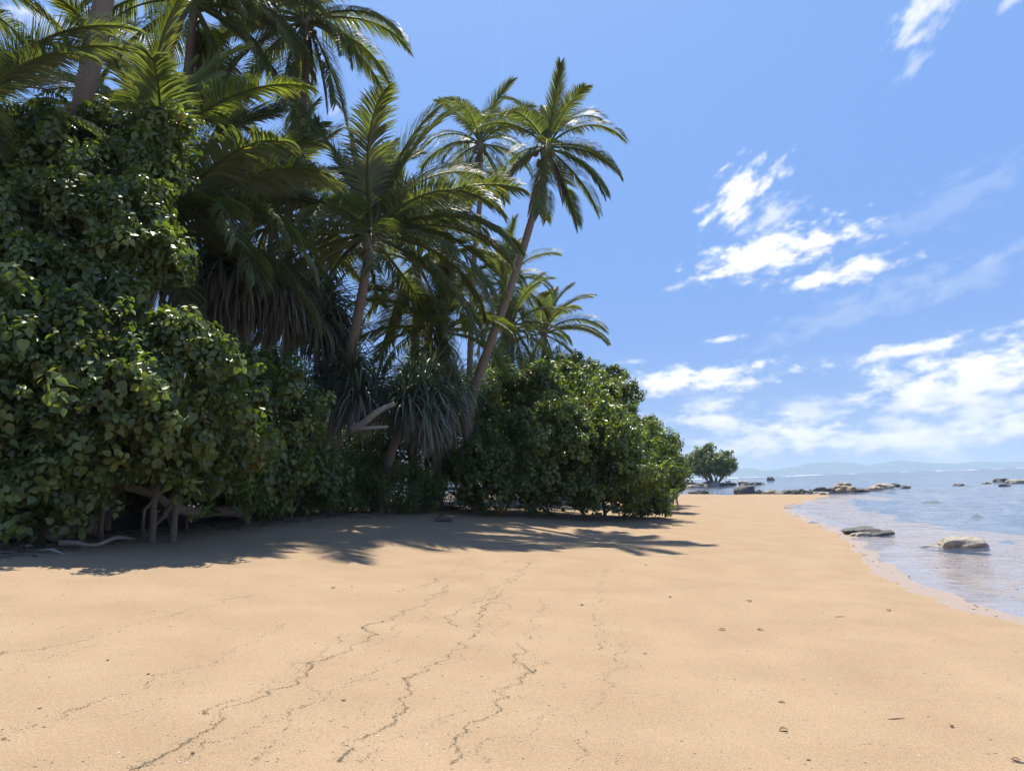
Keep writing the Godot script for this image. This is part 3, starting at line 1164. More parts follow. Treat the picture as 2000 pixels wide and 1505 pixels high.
	for k in TWIG_SPOTS.size():
		var q: Vector2 = TWIG_SPOTS[k]
		var s := Shape.new()
		s.tube([Vector3(-0.07, 0.004, 0), Vector3(0, 0.006, 0.006), Vector3(0.07, 0.004, -0.004)], [0.0035, 0.004, 0.002], 5)
		var f := obj("twig", s.mesh(), "dark_wood")
		f.position = Vector3(q.x, ground_height(q.x, q.y), q.y)
		f.rotation.y = rng.randf_range(-0.4, 0.4)
		tag(f, twig_names[k], "twig", "twigs on the sand")
	# driftwood under the bushes
	for a in [[LOG_A, 0.055, "pale_wood", "pale bleached driftwood pole lying at the foot of the hibiscus bush"], [LOG_B, 0.03, "pale_wood", "thin bent driftwood stick on the sand at the far left"]]:
		var s := Shape.new()
		var path := []
		var wide := []
		for k in 13:
			var q := on_curve(a[0], k / 12.0)
			q.y = ground_height(q.x, q.z) + a[1] * 0.8 + 0.05 * sin(k * 0.9) * (1.0 if k > 3 else 0.2)
			path.append(q)
			wide.append(a[1] * lerpf(1.0, 0.55, k / 12.0) * rng.randf_range(0.9, 1.1))
		s.tube(path, wide, 8)
		var f := obj("driftwood", s.mesh(), a[2])
		tag(f, a[3], "driftwood", "driftwood at the bush foot")
	var hu := thing("driftwood_stump", "dark broken stump of driftwood lying in the shade before the path", "driftwood", Vector3(HUSK.x, ground_height(HUSK.x, HUSK.y), HUSK.y))
	var s1 := Shape.new()
	s1.tube([Vector3(-0.26, 0.05, 0.02), Vector3(-0.1, 0.08, 0), Vector3(0.1, 0.075, 0), Vector3(0.27, 0.06, -0.03)], [0.06, 0.085, 0.08, 0.055], 9)
	obj("log", s1.mesh(), "dark_wood", hu)
	var s2 := Shape.new()
	s2.tube([Vector3(-0.08, 0.1, 0), Vector3(-0.06, 0.19, 0), Vector3(-0.01, 0.23, 0.02)], [0.07, 0.06, 0.03], 7)
	obj("knot", s2.mesh(), "dark_wood", hu)
	var db := thing("dead_branch", "dark forked dead branch lying on the shaded sand", "branch", Vector3(DEAD_BRANCH.x, ground_height(DEAD_BRANCH.x, DEAD_BRANCH.y), DEAD_BRANCH.y))
	for e in [[Vector3(-0.15, 0.35, 0), Vector3(-0.05, 0.06, 0.05), Vector3(0.35, 0.03, 0.2)], [Vector3(-0.05, 0.06, 0.05), Vector3(0.2, 0.12, -0.1), Vector3(0.75, 0.02, 0.1)], [Vector3(-0.05, 0.05, 0.05), Vector3(-0.3, 0.05, 0.1), Vector3(-0.5, 0.02, 0.3)]]:
		var s := Shape.new()
		s.tube(e, [0.012, 0.02, 0.008], 6)
		obj("twig", s.mesh(), "dark_wood", db)
	# litter of dead leaves and sticks under the plants
	where = []
	tints = []
	var dead_leaf := Shape.new()
	add_leaf(dead_leaf, LEAF_SHAPES["oval"], Transform3D(), Color.WHITE)
	for k in 5200:
		var away := rng.randf_range(10.5, 31.0)
		var edge := interp([Vector2(10, -8.0), Vector2(13.5, -7.9), Vector2(16.5, -7.4), Vector2(19, -6.2), Vector2(23.5, -5.4), Vector2(25, -3.4), Vector2(31, -2.0)], away)
		var x := edge - absf(rng.randfn()) * 1.2 + rng.randfn() * 0.22
		var y := ground_height(x, -away) + 0.008
		var s := rng.randf_range(0.06, 0.17)
		where.append(Transform3D((Basis(Vector3.UP, rng.randf() * TAU) * Basis(Vector3.RIGHT, rng.randf_range(-0.5, 0.5))).scaled(Vector3(s, s, s * 0.8)), Vector3(x, y, -away)))
		tints.append(Color(0.13, 0.095, 0.06) * rng.randf_range(0.5, 1.7))
	o = multi("leaf_litter", dead_leaf.mesh(), "dry", where, tints)
	tag(o, "brown litter of dead leaves along the foot of the bushes")
	var sticks := crumb()
	where = []
	tints = []
	for k in 900:
		var away := rng.randf_range(11.0, 30.0)
		var edge := interp([Vector2(10, -8.0), Vector2(13.5, -7.7), Vector2(16.5, -7.2), Vector2(19, -6.0), Vector2(23.5, -5.2), Vector2(25, -3.2), Vector2(31, -1.8)], away)
		var x := edge - absf(rng.randfn()) * 0.8 + rng.randfn() * 0.2
		var y := ground_height(x, -away) + 0.015
		var l := rng.randf_range(0.1, 0.6)
		where.append(Transform3D((Basis(Vector3.UP, rng.randf() * TAU) * Basis(Vector3.BACK, rng.randf_range(-0.15, 0.3))).scaled(Vector3(l, 0.03, 0.03)), Vector3(x, y, -away)))
		tints.append(Color(0.14, 0.115, 0.09) * rng.randf_range(0.5, 2.0))
	o = multi("fallen_sticks", sticks, "bits", where, tints)
	tag(o, "small dead sticks lying among the leaf litter")


# ---------------------------------------------------------------- where things stand

const BUSHES := [
	{"name": "hibiscus_tree", "label": "tall broad-leaved beach hibiscus tree filling the upper left side above the bushes", "category": "tree", "leaf": "heart", "tone": "hibiscus", "base": Vector3(-10.20, 1.37, -15.00), "parts": 300,
		"lumps": [[-10.35, 7.70, -15.20, 1.26], [-9.57, 9.39, -16.40, 0.96], [-8.42, 9.43, -16.60, 0.74], [-10.81, 10.28, -17.00, 0.88], [-9.64, 6.06, -13.80, 1.05], [-8.87, 7.58, -15.00, 0.93], [-8.00, 8.11, -15.60, 0.65], [-7.83, 6.86, -14.60, 0.55], [-8.70, 4.92, -13.20, 0.86], [-12.52, 9.73, -16.50, 1.37], [-11.03, 6.67, -14.30, 1.28], [-11.51, 9.73, -16.60, 1.09], [-8.19, 10.67, -17.20, 0.53], [-9.83, 10.66, -17.20, 0.59], [-8.49, 5.87, -14.20, 0.59], [-9.05, 6.05, -14.20, 0.59], [-7.73, 5.69, -14.40, 0.38], [-7.27, 6.81, -15.20, 0.42], [-7.60, 7.45, -15.40, 0.45]]},
	{"name": "hibiscus_bush", "label": "dense dark hibiscus bush with big round leaves nearest the shaded sand", "category": "bush", "leaf": "heart", "tone": "hibiscus", "base": Vector3(-8.90, 1.30, -14.20), "parts": 300,
		"lumps": [[-8.50, 3.58, -13.00, 1.34], [-7.26, 3.57, -13.30, 1.24], [-6.23, 3.94, -14.20, 0.83], [-6.18, 3.05, -14.60, 1.06], [-7.16, 4.11, -13.70, 0.80], [-8.24, 2.23, -12.70, 0.79], [-7.69, 2.39, -13.10, 0.68], [-6.51, 2.38, -16.50, 0.85], [-6.32, 4.87, -13.80, 0.40], [-6.01, 4.68, -14.00, 0.48], [-9.33, 2.87, -12.60, 1.30], [-9.63, 4.35, -13.00, 1.08]]},
	{"name": "vine_bush", "label": "round-leaved bush between the hibiscus and the leaning pandanus, under the gap of sky", "category": "bush", "leaf": "heart", "tone": "hibiscus", "base": Vector3(-6.60, 1.29, -20.50), "parts": 300,
		"lumps": [[-6.34, 4.10, -19.00, 1.18], [-6.27, 2.97, -20.50, 1.20], [-6.64, 2.66, -18.40, 1.08], [-6.12, 2.35, -22.00, 0.99], [-6.75, 4.78, -19.00, 0.92], [-5.59, 1.95, -22.60, 0.70], [-6.90, 4.09, -17.40, 0.90], [-6.59, 2.02, -19.80, 0.68]]},
	{"name": "low_dark_shrub", "label": "low dark small-leaved shrub on the sand bank below the pandanus clumps", "category": "bush", "leaf": "oval", "tone": "glossy", "base": Vector3(-4.60, 1.25, -25.60), "parts": 200,
		"lumps": [[-5.20, 1.96, -24.00, 0.74], [-4.37, 1.97, -24.40, 0.76], [-3.56, 1.94, -25.20, 0.83], [-2.97, 1.83, -26.00, 0.63], [-5.08, 2.60, -25.50, 0.79]]},
	{"name": "beach_bush", "label": "big sunlit round bush standing out over the sand beside the open beach", "category": "bush", "leaf": "heart", "tone": "hibiscus", "base": Vector3(3.20, 0.57, -30.50), "parts": 300,
		"lumps": [[1.53, 2.61, -28.00, 1.70], [3.38, 2.86, -29.00, 2.00], [2.57, 3.82, -29.50, 1.63], [4.86, 2.35, -31.00, 1.67], [0.63, 1.97, -27.60, 1.05], [4.15, 4.59, -32.00, 1.46], [2.75, 1.71, -28.20, 1.07], [5.22, 1.60, -31.50, 1.04]]},
	{"name": "beach_bush", "label": "dull green bush at the shaded side of the big sunlit bush, under the leaning palm", "category": "bush", "leaf": "heart", "tone": "hibiscus", "base": Vector3(-0.30, 0.95, -30.00), "parts": 250,
		"lumps": [[-0.39, 2.87, -28.20, 1.46], [-0.68, 4.38, -30.00, 1.34], [0.82, 5.05, -31.00, 1.54], [-0.94, 1.84, -26.60, 0.92], [-1.38, 2.77, -26.80, 0.83], [2.50, 5.77, -33.00, 1.41], [0.68, 6.18, -33.00, 0.96]]},
	{"name": "beach_bush", "label": "bush sloping down to the beach behind the big sunlit bush, with the rocks beyond", "category": "bush", "leaf": "heart", "tone": "hibiscus", "base": Vector3(9.20, 0.32, -41.00), "parts": 250,
		"lumps": [[7.01, 2.53, -38.00, 1.36], [7.93, 3.29, -42.00, 0.87], [6.20, 3.99, -39.00, 1.21], [5.21, 5.79, -40.00, 1.24], [4.15, 6.81, -40.00, 1.27], [2.66, 8.14, -42.00, 1.10], [8.60, 1.55, -43.00, 0.98], [9.59, 2.69, -46.00, 0.79], [4.12, 8.09, -42.00, 0.93], [5.97, 7.86, -44.00, 0.76]]},
	{"name": "undergrowth_bush", "label": "dark undergrowth bush deep behind the pandanus trunks", "category": "bush", "leaf": "oval", "tone": "glossy", "base": Vector3(-5.20, 1.37, -31.00), "parts": 0,
		"lumps": [[-6.49, 3.16, -31.00, 2.03], [-4.50, 3.23, -32.00, 2.10], [-2.52, 3.28, -32.00, 1.88], [-8.56, 2.38, -28.00, 1.64], [-7.27, 2.73, -29.00, 1.60], [-2.22, 5.55, -35.00, 1.93], [-1.05, 7.41, -38.00, 1.57], [-3.44, 3.77, -30.50, 1.16], [-5.12, 3.94, -30.50, 1.16]]},
	{"name": "undergrowth_bush", "label": "dark undergrowth bush seen through holes in the near hibiscus bush", "category": "bush", "leaf": "heart", "tone": "hibiscus", "base": Vector3(-12.50, 1.55, -19.50), "parts": 0,
		"lumps": [[-12.38, 4.78, -18.50, 2.04], [-10.02, 3.70, -19.00, 1.83], [-8.61, 3.86, -20.00, 1.24], [-14.24, 5.63, -18.50, 2.17], [-9.50, 2.38, -20.50, 0.92], [-10.14, 2.08, -18.60, 0.90], [-8.28, 2.13, -21.00, 0.80], [-10.42, 1.94, -17.00, 0.82]]},
	{"name": "bright_shrub", "label": "small bright green shrub at the end of the sandy path between two bushes", "category": "bush", "leaf": "oval", "tone": "glossy", "base": Vector3(-3.60, 1.24, -29.00), "parts": 120,
		"lumps": [[-3.14, 2.10, -28.40, 0.47], [-2.71, 2.67, -28.80, 0.40], [-3.26, 1.53, -28.20, 0.35], [-2.15, 2.37, -29.60, 0.41]]},
	{"name": "feathery_shrub", "label": "pale green feathery shrub glowing in a dark hollow of the hibiscus bush", "category": "bush", "leaf": "fine", "tone": "feathery", "base": Vector3(-7.60, 1.24, -16.50), "parts": 0,
		"lumps": [[-7.63, 2.69, -16.20, 0.42], [-7.80, 2.48, -16.10, 0.29], [-7.40, 2.91, -16.30, 0.31]]},
	{"name": "headland_tree", "label": "lone spreading tree on the far rocky headland beyond the beach", "category": "tree", "leaf": "heart", "tone": "hibiscus", "base": Vector3(45.50, 0.60, -171.00), "parts": 0,
		"lumps": [[41.57, 5.52, -170.00, 1.99], [44.00, 6.63, -171.00, 1.89], [45.44, 5.21, -168.00, 1.85], [47.99, 5.65, -170.00, 1.76], [48.14, 4.21, -168.00, 1.39], [40.37, 4.89, -171.00, 2.00], [44.60, 8.49, -171.00, 0.83], [46.24, 3.47, -168.00, 1.39], [42.48, 3.94, -168.00, 1.62], [44.25, 4.68, -168.00, 1.62]]},
]
const PALMS := [
	{"label": "young coconut palm with wide arching fronds in the middle of the grove", "length": 5.30, "radius": 0.19, "count": 32, "seed": 11, "tone": 0, "nuts": 8, "dead": 0, "oldest": 5.2,
		"trunk": [Vector3(-4.60, 10.37, -24.00), Vector3(-4.77, 9.00, -24.00), Vector3(-5.13, 7.10, -24.00), Vector3(-5.44, 5.58, -24.00), Vector3(-5.77, 3.75, -24.00), Vector3(-5.85, 1.31, -24.00)],
		"fronds": [[92, 0, 0.72], [40, 1, 0.95], [65, 1, 0.95], [115, 1, 0.9], [25, 1, 1], [150, 1, 1], [160, 2, 1], [20, 2, 1], [0, 3, 1], [180, 3, 1], [350, 4, 1], [195, 4, 1], [335, 5, 1], [350, 6, 1], [190, 6, 1], [215, 5, 1], [10, 5, 1], [170, 5, 1]]},
	{"label": "slender coconut palm leaning out right with its crown against open sky", "length": 3.20, "radius": 0.17, "count": 28, "seed": 12, "tone": 0, "nuts": 9, "dead": 3, "oldest": 7.0,
		"trunk": [Vector3(1.63, 14.87, -27.50), Vector3(1.51, 14.29, -27.50), Vector3(1.17, 12.74, -27.50), Vector3(0.57, 10.82, -27.50), Vector3(-0.19, 8.74, -27.50), Vector3(-0.92, 6.89, -27.50), Vector3(-1.51, 5.17, -27.50), Vector3(-1.69, 3.27, -27.50), Vector3(-1.37, 1.00, -27.50)],
		"fronds": [[85, 1, 0.8], [125, 1, 0.8], [60, 1, 0.8], [100, 1, 0.85], [20, 2, 1], [0, 3, 1], [350, 5, 1], [340, 6, 1], [20, 6, 1], [190, 3, 1], [215, 6, 1], [180, 6, 0.9]]},
	{"label": "straight tall coconut palm standing behind the leaning one", "length": 3.30, "radius": 0.14, "count": 24, "seed": 13, "tone": 0, "nuts": 8, "dead": 1, "oldest": 7.0,
		"trunk": [Vector3(-1.17, 18.68, -35.00), Vector3(-1.17, 18.01, -35.00), Vector3(-1.24, 16.16, -35.00), Vector3(-1.48, 14.08, -35.00), Vector3(-1.71, 12.02, -35.00), Vector3(-2.10, 5.55, -35.00), Vector3(-2.26, 1.26, -35.00)],
		"fronds": [[90, 1, 0.85], [70, 1, 0.8], [120, 1, 0.9], [30, 2, 1], [165, 3, 1]]},
	{"label": "tall coconut palm whose crown hangs at the top edge over the grove", "length": 4.30, "radius": 0.18, "count": 28, "seed": 14, "tone": 0, "nuts": 5, "dead": 2, "oldest": 7.5,
		"trunk": [Vector3(-7.61, 20.20, -27.00), Vector3(-7.59, 18.80, -27.00), Vector3(-7.74, 16.47, -27.00), Vector3(-8.07, 14.61, -27.00), Vector3(-8.24, 12.78, -27.00), Vector3(-8.28, 8.02, -27.00), Vector3(-8.27, 5.72, -27.00), Vector3(-8.32, 1.47, -27.00)],
		"fronds": [[0, 2, 1], [10, 4, 1], [340, 6, 1], [330, 7, 1], [180, 4, 1], [195, 5, 1], [210, 6, 1], [170, 3, 1], [25, 5, 0.95]]},
	{"label": "tall coconut palm with dark shaded crown cut by the top edge of the picture", "length": 5.00, "radius": 0.17, "count": 28, "seed": 15, "tone": 0, "nuts": 4, "dead": 2, "oldest": 7.5,
		"trunk": [Vector3(-11.21, 19.71, -25.00), Vector3(-11.20, 18.70, -25.00), Vector3(-11.52, 14.97, -25.00), Vector3(-11.92, 11.57, -25.00), Vector3(-12.42, 8.64, -25.00), Vector3(-12.79, 7.04, -25.00), Vector3(-12.86, 1.58, -25.00)],
		"fronds": [[180, 4, 1], [0, 4, 1], [350, 6, 1], [10, 5, 1], [190, 6, 1], [30, 3, 1], [335, 5, 1]]},
	{"label": "coconut palm with a thick ringed trunk and its crown above the picture", "length": 3.80, "radius": 0.27, "count": 20, "seed": 16, "tone": 0, "nuts": 0, "dead": 0, "oldest": 7.0,
		"trunk": [Vector3(-9.64, 23.98, -17.50), Vector3(-9.80, 19.00, -17.50), Vector3(-9.96, 15.91, -17.50), Vector3(-10.16, 14.34, -17.50), Vector3(-10.39, 12.81, -17.50), Vector3(-10.56, 11.44, -17.50), Vector3(-10.60, 10.10, -17.50), Vector3(-10.65, 7.61, -17.50), Vector3(-10.67, 4.59, -17.50), Vector3(-10.59, 1.43, -17.50)],
		"fronds": []},
	{"label": "young light green palm with upright fronds above the hibiscus tree", "length": 5.00, "radius": 0.17, "count": 18, "seed": 17, "tone": 1, "nuts": 0, "dead": 0, "oldest": 5.0,
		"trunk": [Vector3(-10.20, 11.88, -20.50), Vector3(-10.20, 10.94, -20.50), Vector3(-10.25, 8.50, -20.50), Vector3(-10.28, 4.96, -20.50), Vector3(-10.25, 1.46, -20.50)],
		"fronds": [[80, 0, 0.6], [60, 1, 0.72], [40, 1, 0.8], [100, 1, 0.7], [30, 2, 0.7], [75, 1, 0.8], [165, 2, 0.95], [150, 2, 1], [180, 3, 1], [140, 1, 0.8]]},
	{"label": "palm with long fronds sweeping right from behind the hibiscus tree", "length": 5.20, "radius": 0.19, "count": 22, "seed": 18, "tone": 0, "nuts": 0, "dead": 1, "oldest": 6.5,
		"trunk": [Vector3(-9.81, 9.29, -20.00), Vector3(-9.82, 8.77, -20.00), Vector3(-10.02, 7.32, -20.00), Vector3(-10.29, 6.03, -20.00), Vector3(-10.43, 4.34, -20.00), Vector3(-10.41, 1.46, -20.00)],
		"fronds": [[15, 1, 1], [5, 2, 1], [0, 3, 1], [350, 3, 1], [0, 4, 1], [345, 4, 1], [340, 5, 1], [10, 5, 1], [325, 4, 0.95]]},
	{"label": "short palm behind the leaning trunk with stiff fronds above the bushes", "length": 3.80, "radius": 0.16, "count": 22, "seed": 19, "tone": 0, "nuts": 0, "dead": 0, "oldest": 7.0,
		"trunk": [Vector3(-0.25, 13.35, -42.00), Vector3(-0.29, 12.14, -42.00), Vector3(-0.53, 7.36, -42.00), Vector3(-0.76, 1.29, -42.00)],
		"fronds": [[60, 1, 1], [100, 1, 1]]},
	{"label": "dark short palm just above the top of the sunlit bushes", "length": 4.20, "radius": 0.17, "count": 24, "seed": 20, "tone": 0, "nuts": 0, "dead": 0, "oldest": 7.0,
		"trunk": [Vector3(2.11, 11.20, -46.00), Vector3(2.06, 10.06, -46.00), Vector3(1.80, 6.51, -46.00), Vector3(1.54, 1.21, -46.00)],
		"fronds": [[0, 3, 1], [10, 2, 1], [350, 4, 1]]},
	{"label": "palm with yellowing fronds low behind the pandanus clumps", "length": 3.80, "radius": 0.17, "count": 22, "seed": 21, "tone": 1, "nuts": 0, "dead": 1, "oldest": 7.0,
		"trunk": [Vector3(-2.65, 7.74, -28.00), Vector3(-2.66, 7.04, -28.00), Vector3(-2.82, 4.88, -28.00), Vector3(-2.96, 1.16, -28.00)],
		"fronds": []},
	{"label": "palm at the left edge with fronds reaching in below the top corner", "length": 4.40, "radius": 0.18, "count": 20, "seed": 22, "tone": 0, "nuts": 0, "dead": 0, "oldest": 7.0,
		"trunk": [Vector3(-12.37, 10.42, -16.00), Vector3(-12.34, 9.87, -16.00), Vector3(-12.17, 6.28, -16.00), Vector3(-11.93, 1.46, -16.00)],
		"fronds": [[10, 4, 0.9], [0, 2, 0.9], [350, 3, 0.9], [0, 5, 0.8]]},
	{"label": "palm cut by the top left corner with one frond tip hanging in view", "length": 4.60, "radius": 0.18, "count": 18, "seed": 23, "tone": 0, "nuts": 0, "dead": 0, "oldest": 7.0,
		"trunk": [Vector3(-17.11, 18.02, -21.00), Vector3(-17.04, 16.99, -21.00), Vector3(-16.59, 9.18, -21.00), Vector3(-16.17, 1.60, -21.00)],
		"fronds": [[0, 3, 1], [350, 4, 1]]},
	{"label": "full-crowned palm close behind the middle palm, its trunk hidden", "length": 5.00, "radius": 0.18, "count": 20, "seed": 25, "tone": 0, "nuts": 0, "dead": 1, "oldest": 6.5,
		"trunk": [Vector3(-3.78, 11.11, -30.00), Vector3(-3.79, 10.24, -30.00), Vector3(-4.01, 5.96, -30.00), Vector3(-4.14, 1.31, -30.00)],
		"fronds": []},
	{"label": "dark palm filling the space left of the middle palm", "length": 5.00, "radius": 0.18, "count": 28, "seed": 26, "tone": 0, "nuts": 0, "dead": 1, "oldest": 6.5,
		"trunk": [Vector3(-9.22, 12.57, -28.00), Vector3(-9.21, 11.74, -28.00), Vector3(-9.12, 5.88, -28.00), Vector3(-9.05, 1.51, -28.00)],
		"fronds": [[10, 3, 1], [350, 4, 1]]},
	{"label": "small palm half hidden behind the sunlit bush top", "length": 3.60, "radius": 0.16, "count": 20, "seed": 24, "tone": 0, "nuts": 0, "dead": 0, "oldest": 7.0,
		"trunk": [Vector3(0.11, 10.49, -40.00), Vector3(0.07, 9.35, -40.00), Vector3(-0.10, 5.98, -40.00), Vector3(-0.28, 1.19, -40.00)],
		"fronds": []},
]
const PANDANUS := [
	{"label": "pandanus with a heavy grey-green mop of strap leaves over a leaning brown trunk", "dead": 0, "seed": 41, "trunk": [Vector3(-6.39, 1.36, -25.50), Vector3(-6.08, 3.63, -24.60), Vector3(-5.81, 4.60, -24.20), Vector3(-5.18, 5.65, -24.00)],
		"rosettes": [[-5.13, 6.01, -23.80, 1.75], [-5.86, 5.74, -24.40, 1.60], [-4.42, 5.54, -24.00, 1.60], [-4.84, 5.12, -23.20, 1.60], [-6.53, 6.02, -25.00, 1.60], [-5.56, 6.61, -25.00, 1.50]]},
	{"label": "pandanus with a shaggy rounded leaf clump drooping over the dark hollow", "dead": 0, "seed": 42, "trunk": [Vector3(-4.49, 1.22, -24.60), Vector3(-3.95, 3.19, -24.00), Vector3(-3.38, 4.13, -23.60), Vector3(-2.77, 4.91, -23.40)],
		"rosettes": [[-2.74, 5.29, -23.20, 1.70], [-3.28, 4.96, -23.00, 1.50], [-2.14, 4.83, -23.60, 1.70], [-2.63, 4.51, -22.80, 1.60], [-1.96, 5.54, -24.60, 1.50], [-2.72, 5.90, -24.50, 1.40], [-3.28, 5.62, -24.20, 1.40]]},
	{"label": "pandanus with hanging leaf clumps beside the slit of sky and the thin trunk", "dead": 0, "seed": 43, "trunk": [Vector3(-8.72, 1.47, -25.80), Vector3(-8.45, 6.53, -25.00), Vector3(-8.16, 7.59, -25.00), Vector3(-7.68, 8.30, -25.00)],
		"rosettes": [[-7.06, 8.91, -25.00, 1.90], [-6.31, 8.75, -25.20, 1.90], [-6.40, 7.95, -24.50, 1.90], [-7.50, 8.43, -25.60, 1.80], [-6.19, 7.69, -25.80, 1.80], [-7.07, 9.65, -26.00, 1.70]]},
	{"label": "pandanus with a long dark curtain of dead leaves hanging against the sky", "dead": 1, "seed": 44, "trunk": [Vector3(-8.13, 1.40, -22.50), Vector3(-7.95, 6.01, -22.00), Vector3(-8.03, 7.27, -22.00), Vector3(-8.40, 8.56, -22.00)],
		"rosettes": [[-9.49, 9.12, -21.60, 1.90], [-8.68, 9.06, -21.50, 2.10], [-8.02, 9.05, -21.80, 2.20], [-7.44, 8.97, -22.40, 2.20], [-7.02, 8.43, -22.60, 2.00], [-8.64, 8.68, -22.40, 2.10], [-9.48, 8.99, -22.50, 1.90]]},
]
const WRACK := [
	[1.00, Vector2(-2.22, -4.35), Vector2(-2.08, -4.67), Vector2(-2.03, -4.97), Vector2(-1.93, -5.74), Vector2(-1.83, -6.23), Vector2(-1.74, -6.93), Vector2(-1.55, -7.99), Vector2(-1.65, -8.51), Vector2(-1.39, -9.25), Vector2(-1.18, -10.69), Vector2(-1.00, -12.05), Vector2(-0.17, -15.42)],
	[1.00, Vector2(-1.12, -4.60), Vector2(-1.04, -4.90), Vector2(-0.92, -5.54), Vector2(-0.88, -6.18), Vector2(-0.85, -6.83), Vector2(-0.56, -7.79), Vector2(-0.46, -9.18), Vector2(-0.44, -10.07), Vector2(-0.29, -11.21), Vector2(0.02, -13.56), Vector2(0.26, -15.17)],
	[0.90, Vector2(-0.43, -4.67), Vector2(-0.36, -5.07), Vector2(-0.24, -5.54), Vector2(-0.16, -6.18), Vector2(0.03, -6.70), Vector2(0.12, -6.85), Vector2(-0.02, -7.22), Vector2(0.01, -7.87), Vector2(0.19, -9.28), Vector2(0.33, -10.86)],
	[0.50, Vector2(-3.17, -4.72), Vector2(-3.00, -5.14), Vector2(-2.96, -5.44), Vector2(-2.88, -5.76), Vector2(-2.83, -6.21), Vector2(-2.66, -6.65), Vector2(-2.56, -7.52), Vector2(-2.54, -8.34)],
	[0.45, Vector2(-4.30, -6.36), Vector2(-4.14, -6.78), Vector2(-3.96, -7.50), Vector2(-3.89, -8.14), Vector2(-3.73, -8.98), Vector2(-3.62, -9.57), Vector2(-3.39, -9.75)],
	[0.50, Vector2(-1.60, -4.45), Vector2(-1.55, -4.75), Vector2(-1.60, -5.09), Vector2(-1.55, -5.54), Vector2(-1.53, -5.71), Vector2(-1.37, -6.38), Vector2(-1.07, -7.07)],
	[0.45, Vector2(0.39, -4.75), Vector2(0.43, -5.54), Vector2(0.62, -6.26), Vector2(0.82, -6.88), Vector2(0.98, -7.54), Vector2(1.16, -8.21)],
	[0.40, Vector2(0.81, -7.74), Vector2(0.91, -8.91), Vector2(1.14, -10.96), Vector2(1.41, -13.16), Vector2(1.73, -14.75)],
	[0.50, Vector2(-1.71, -10.89), Vector2(-1.39, -11.93), Vector2(-1.24, -12.89), Vector2(-0.93, -15.94)],
	[0.60, Vector2(-0.76, -8.66), Vector2(-0.83, -9.23), Vector2(-0.61, -10.22), Vector2(-0.48, -11.16), Vector2(-0.15, -12.84)],
	[0.30, Vector2(-3.94, -5.84), Vector2(-3.93, -6.48), Vector2(-3.84, -7.05)],
	[0.50, Vector2(-2.13, -5.29), Vector2(-2.11, -5.51), Vector2(-1.95, -6.36), Vector2(-1.81, -7.30), Vector2(-1.77, -7.99)],
]
const LEAF_SPOTS := [Vector2(2.25, -11.38), Vector2(0.85, -10.42), Vector2(3.36, -11.18), Vector2(2.35, -8.96), Vector2(2.82, -9.03), Vector2(1.23, -7.64), Vector2(5.12, -10.64), Vector2(1.80, -5.42), Vector2(1.76, -4.87), Vector2(3.10, -4.97), Vector2(2.03, -6.11), Vector2(3.07, -5.61), Vector2(-2.66, -10.91), Vector2(-2.45, -11.16), Vector2(-3.48, -6.48), Vector2(-2.98, -6.16), Vector2(-3.10, -4.65), Vector2(-3.25, -5.22), Vector2(-1.33, -5.76), Vector2(-1.95, -4.60), Vector2(2.58, -15.34), Vector2(-4.16, -16.16), Vector2(0.12, -6.85)]
const TWIG_SPOTS := [Vector2(2.75, -5.76), Vector2(4.18, -10.04), Vector2(3.12, -4.92)]
const ROCK_ROW := [[20.88, -85.44, 2.36, 1.00, 1], [24.62, -80.73, 2.51, 1.34, 1], [25.55, -78.55, 1.30, 0.81, 1], [26.24, -76.96, 2.12, 0.90, 0], [27.85, -76.78, 1.69, 0.74, 1], [29.30, -77.01, 2.12, 0.80, 1], [30.96, -76.69, 2.12, 0.85, 1], [28.82, -70.95, 1.47, 0.54, 0], [32.32, -77.19, 1.92, 0.75, 1], [33.72, -77.63, 3.21, 0.91, 2], [37.63, -86.86, 2.04, 1.32, 0], [35.39, -77.24, 2.45, 0.64, 1], [38.95, -81.58, 1.91, 0.56, 2], [44.01, -90.32, 2.87, 0.87, 0], [48.76, -96.53, 1.60, 0.60, 1], [44.70, -86.21, 1.43, 0.54, 1]]
const ROCKS_OUT := [[96.75, -284.21, 2.74, 2.16, 1], [53.09, -89.84, 1.73, 0.37, 1], [60.36, -96.23, 1.59, 0.33, 0], [69.05, -106.91, 1.92, 0.74, 1], [52.14, -80.30, 1.22, 0.39, 1], [62.19, -92.99, 2.31, 0.71, 0], [73.44, -274.78, 2.65, 1.14, 1], [79.30, -279.53, 2.31, 0.77, 1]]
const ROCKS_NEAR := [[11.37, -24.73, 1.53, 0.34, 1], [10.87, -24.01, 0.76, 0.20, 0], [11.60, -19.80, 1.23, 0.33, 0], [10.93, -20.07, 0.69, 0.07, 0]]
const WATERLINE := [Vector2(-40, 2), Vector2(-10, 4.8), Vector2(0, 5.8), Vector2(6, 6.2), Vector2(10.2, 6.7), Vector2(12.6, 6.8), Vector2(15.4, 7.5), Vector2(18.8, 8.8), Vector2(24.3, 10.7), Vector2(33.8, 13.1), Vector2(40.3, 14.7), Vector2(46.7, 16.9), Vector2(52.7, 19.8), Vector2(61, 24.6), Vector2(70, 30), Vector2(200, 60)]
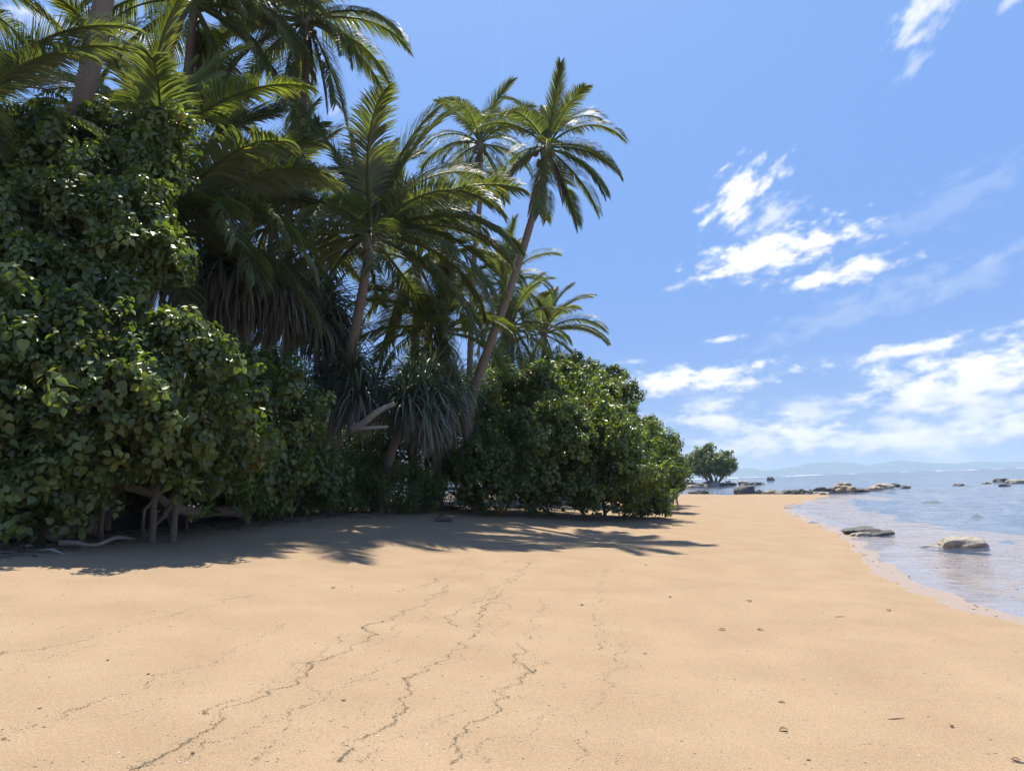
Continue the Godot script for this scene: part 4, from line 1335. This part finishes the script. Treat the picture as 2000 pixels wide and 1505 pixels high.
const PROFILE := [Vector2(-200, -9), Vector2(-40, -3.6), Vector2(-15, -1.4), Vector2(-7, -0.6), Vector2(-3, -0.2), Vector2(0, 0), Vector2(3.5, 0.2), Vector2(6.5, 0.4), Vector2(9, 0.62), Vector2(12, 1), Vector2(15, 1.3), Vector2(20, 1.55), Vector2(40, 1.8), Vector2(400, 2.5)]
const LIMB_A := [Vector3(-6.71, 1.26, -18.60), Vector3(-6.62, 1.55, -18.00), Vector3(-6.88, 1.61, -16.60), Vector3(-7.00, 1.69, -15.60), Vector3(-7.15, 1.96, -15.00), Vector3(-7.36, 2.15, -14.60), Vector3(-7.70, 2.21, -14.20), Vector3(-8.03, 2.41, -14.00)]
const LIMB_B := [Vector3(-8.39, 1.32, -13.50), Vector3(-8.18, 1.58, -13.60), Vector3(-7.94, 1.89, -13.80), Vector3(-7.83, 2.31, -14.00), Vector3(-7.76, 2.88, -14.00)]
const LIMB_C := [Vector3(-7.97, 1.36, -13.90), Vector3(-7.96, 1.74, -14.10), Vector3(-8.05, 2.12, -14.20), Vector3(-8.35, 2.71, -14.20)]
const LOG_A := [Vector3(-8.08, 1.27, -13.30), Vector3(-7.82, 1.29, -13.40), Vector3(-7.57, 1.32, -13.60), Vector3(-7.52, 1.35, -14.20), Vector3(-7.46, 1.35, -14.80)]
const LOG_B := [Vector3(-8.24, 1.15, -12.60), Vector3(-8.30, 1.23, -12.90), Vector3(-7.61, 1.15, -12.20), Vector3(-7.34, 1.17, -12.30)]
const PALE_A := [Vector3(-4.84, 3.80, -22.40), Vector3(-4.41, 4.02, -22.20), Vector3(-4.01, 4.30, -22.10), Vector3(-3.56, 4.51, -22.20)]
const PALE_B := [Vector3(-4.84, 3.80, -22.40), Vector3(-4.41, 3.80, -22.20), Vector3(-3.80, 3.84, -22.40)]
const PALE_C := [Vector3(-6.83, 4.79, -24.40), Vector3(-6.47, 5.03, -24.20), Vector3(-6.11, 5.14, -24.40)]
const HUSK := Vector2(-2.24, -22.87)
const DEAD_BRANCH := Vector2(-4.56, -22.10)
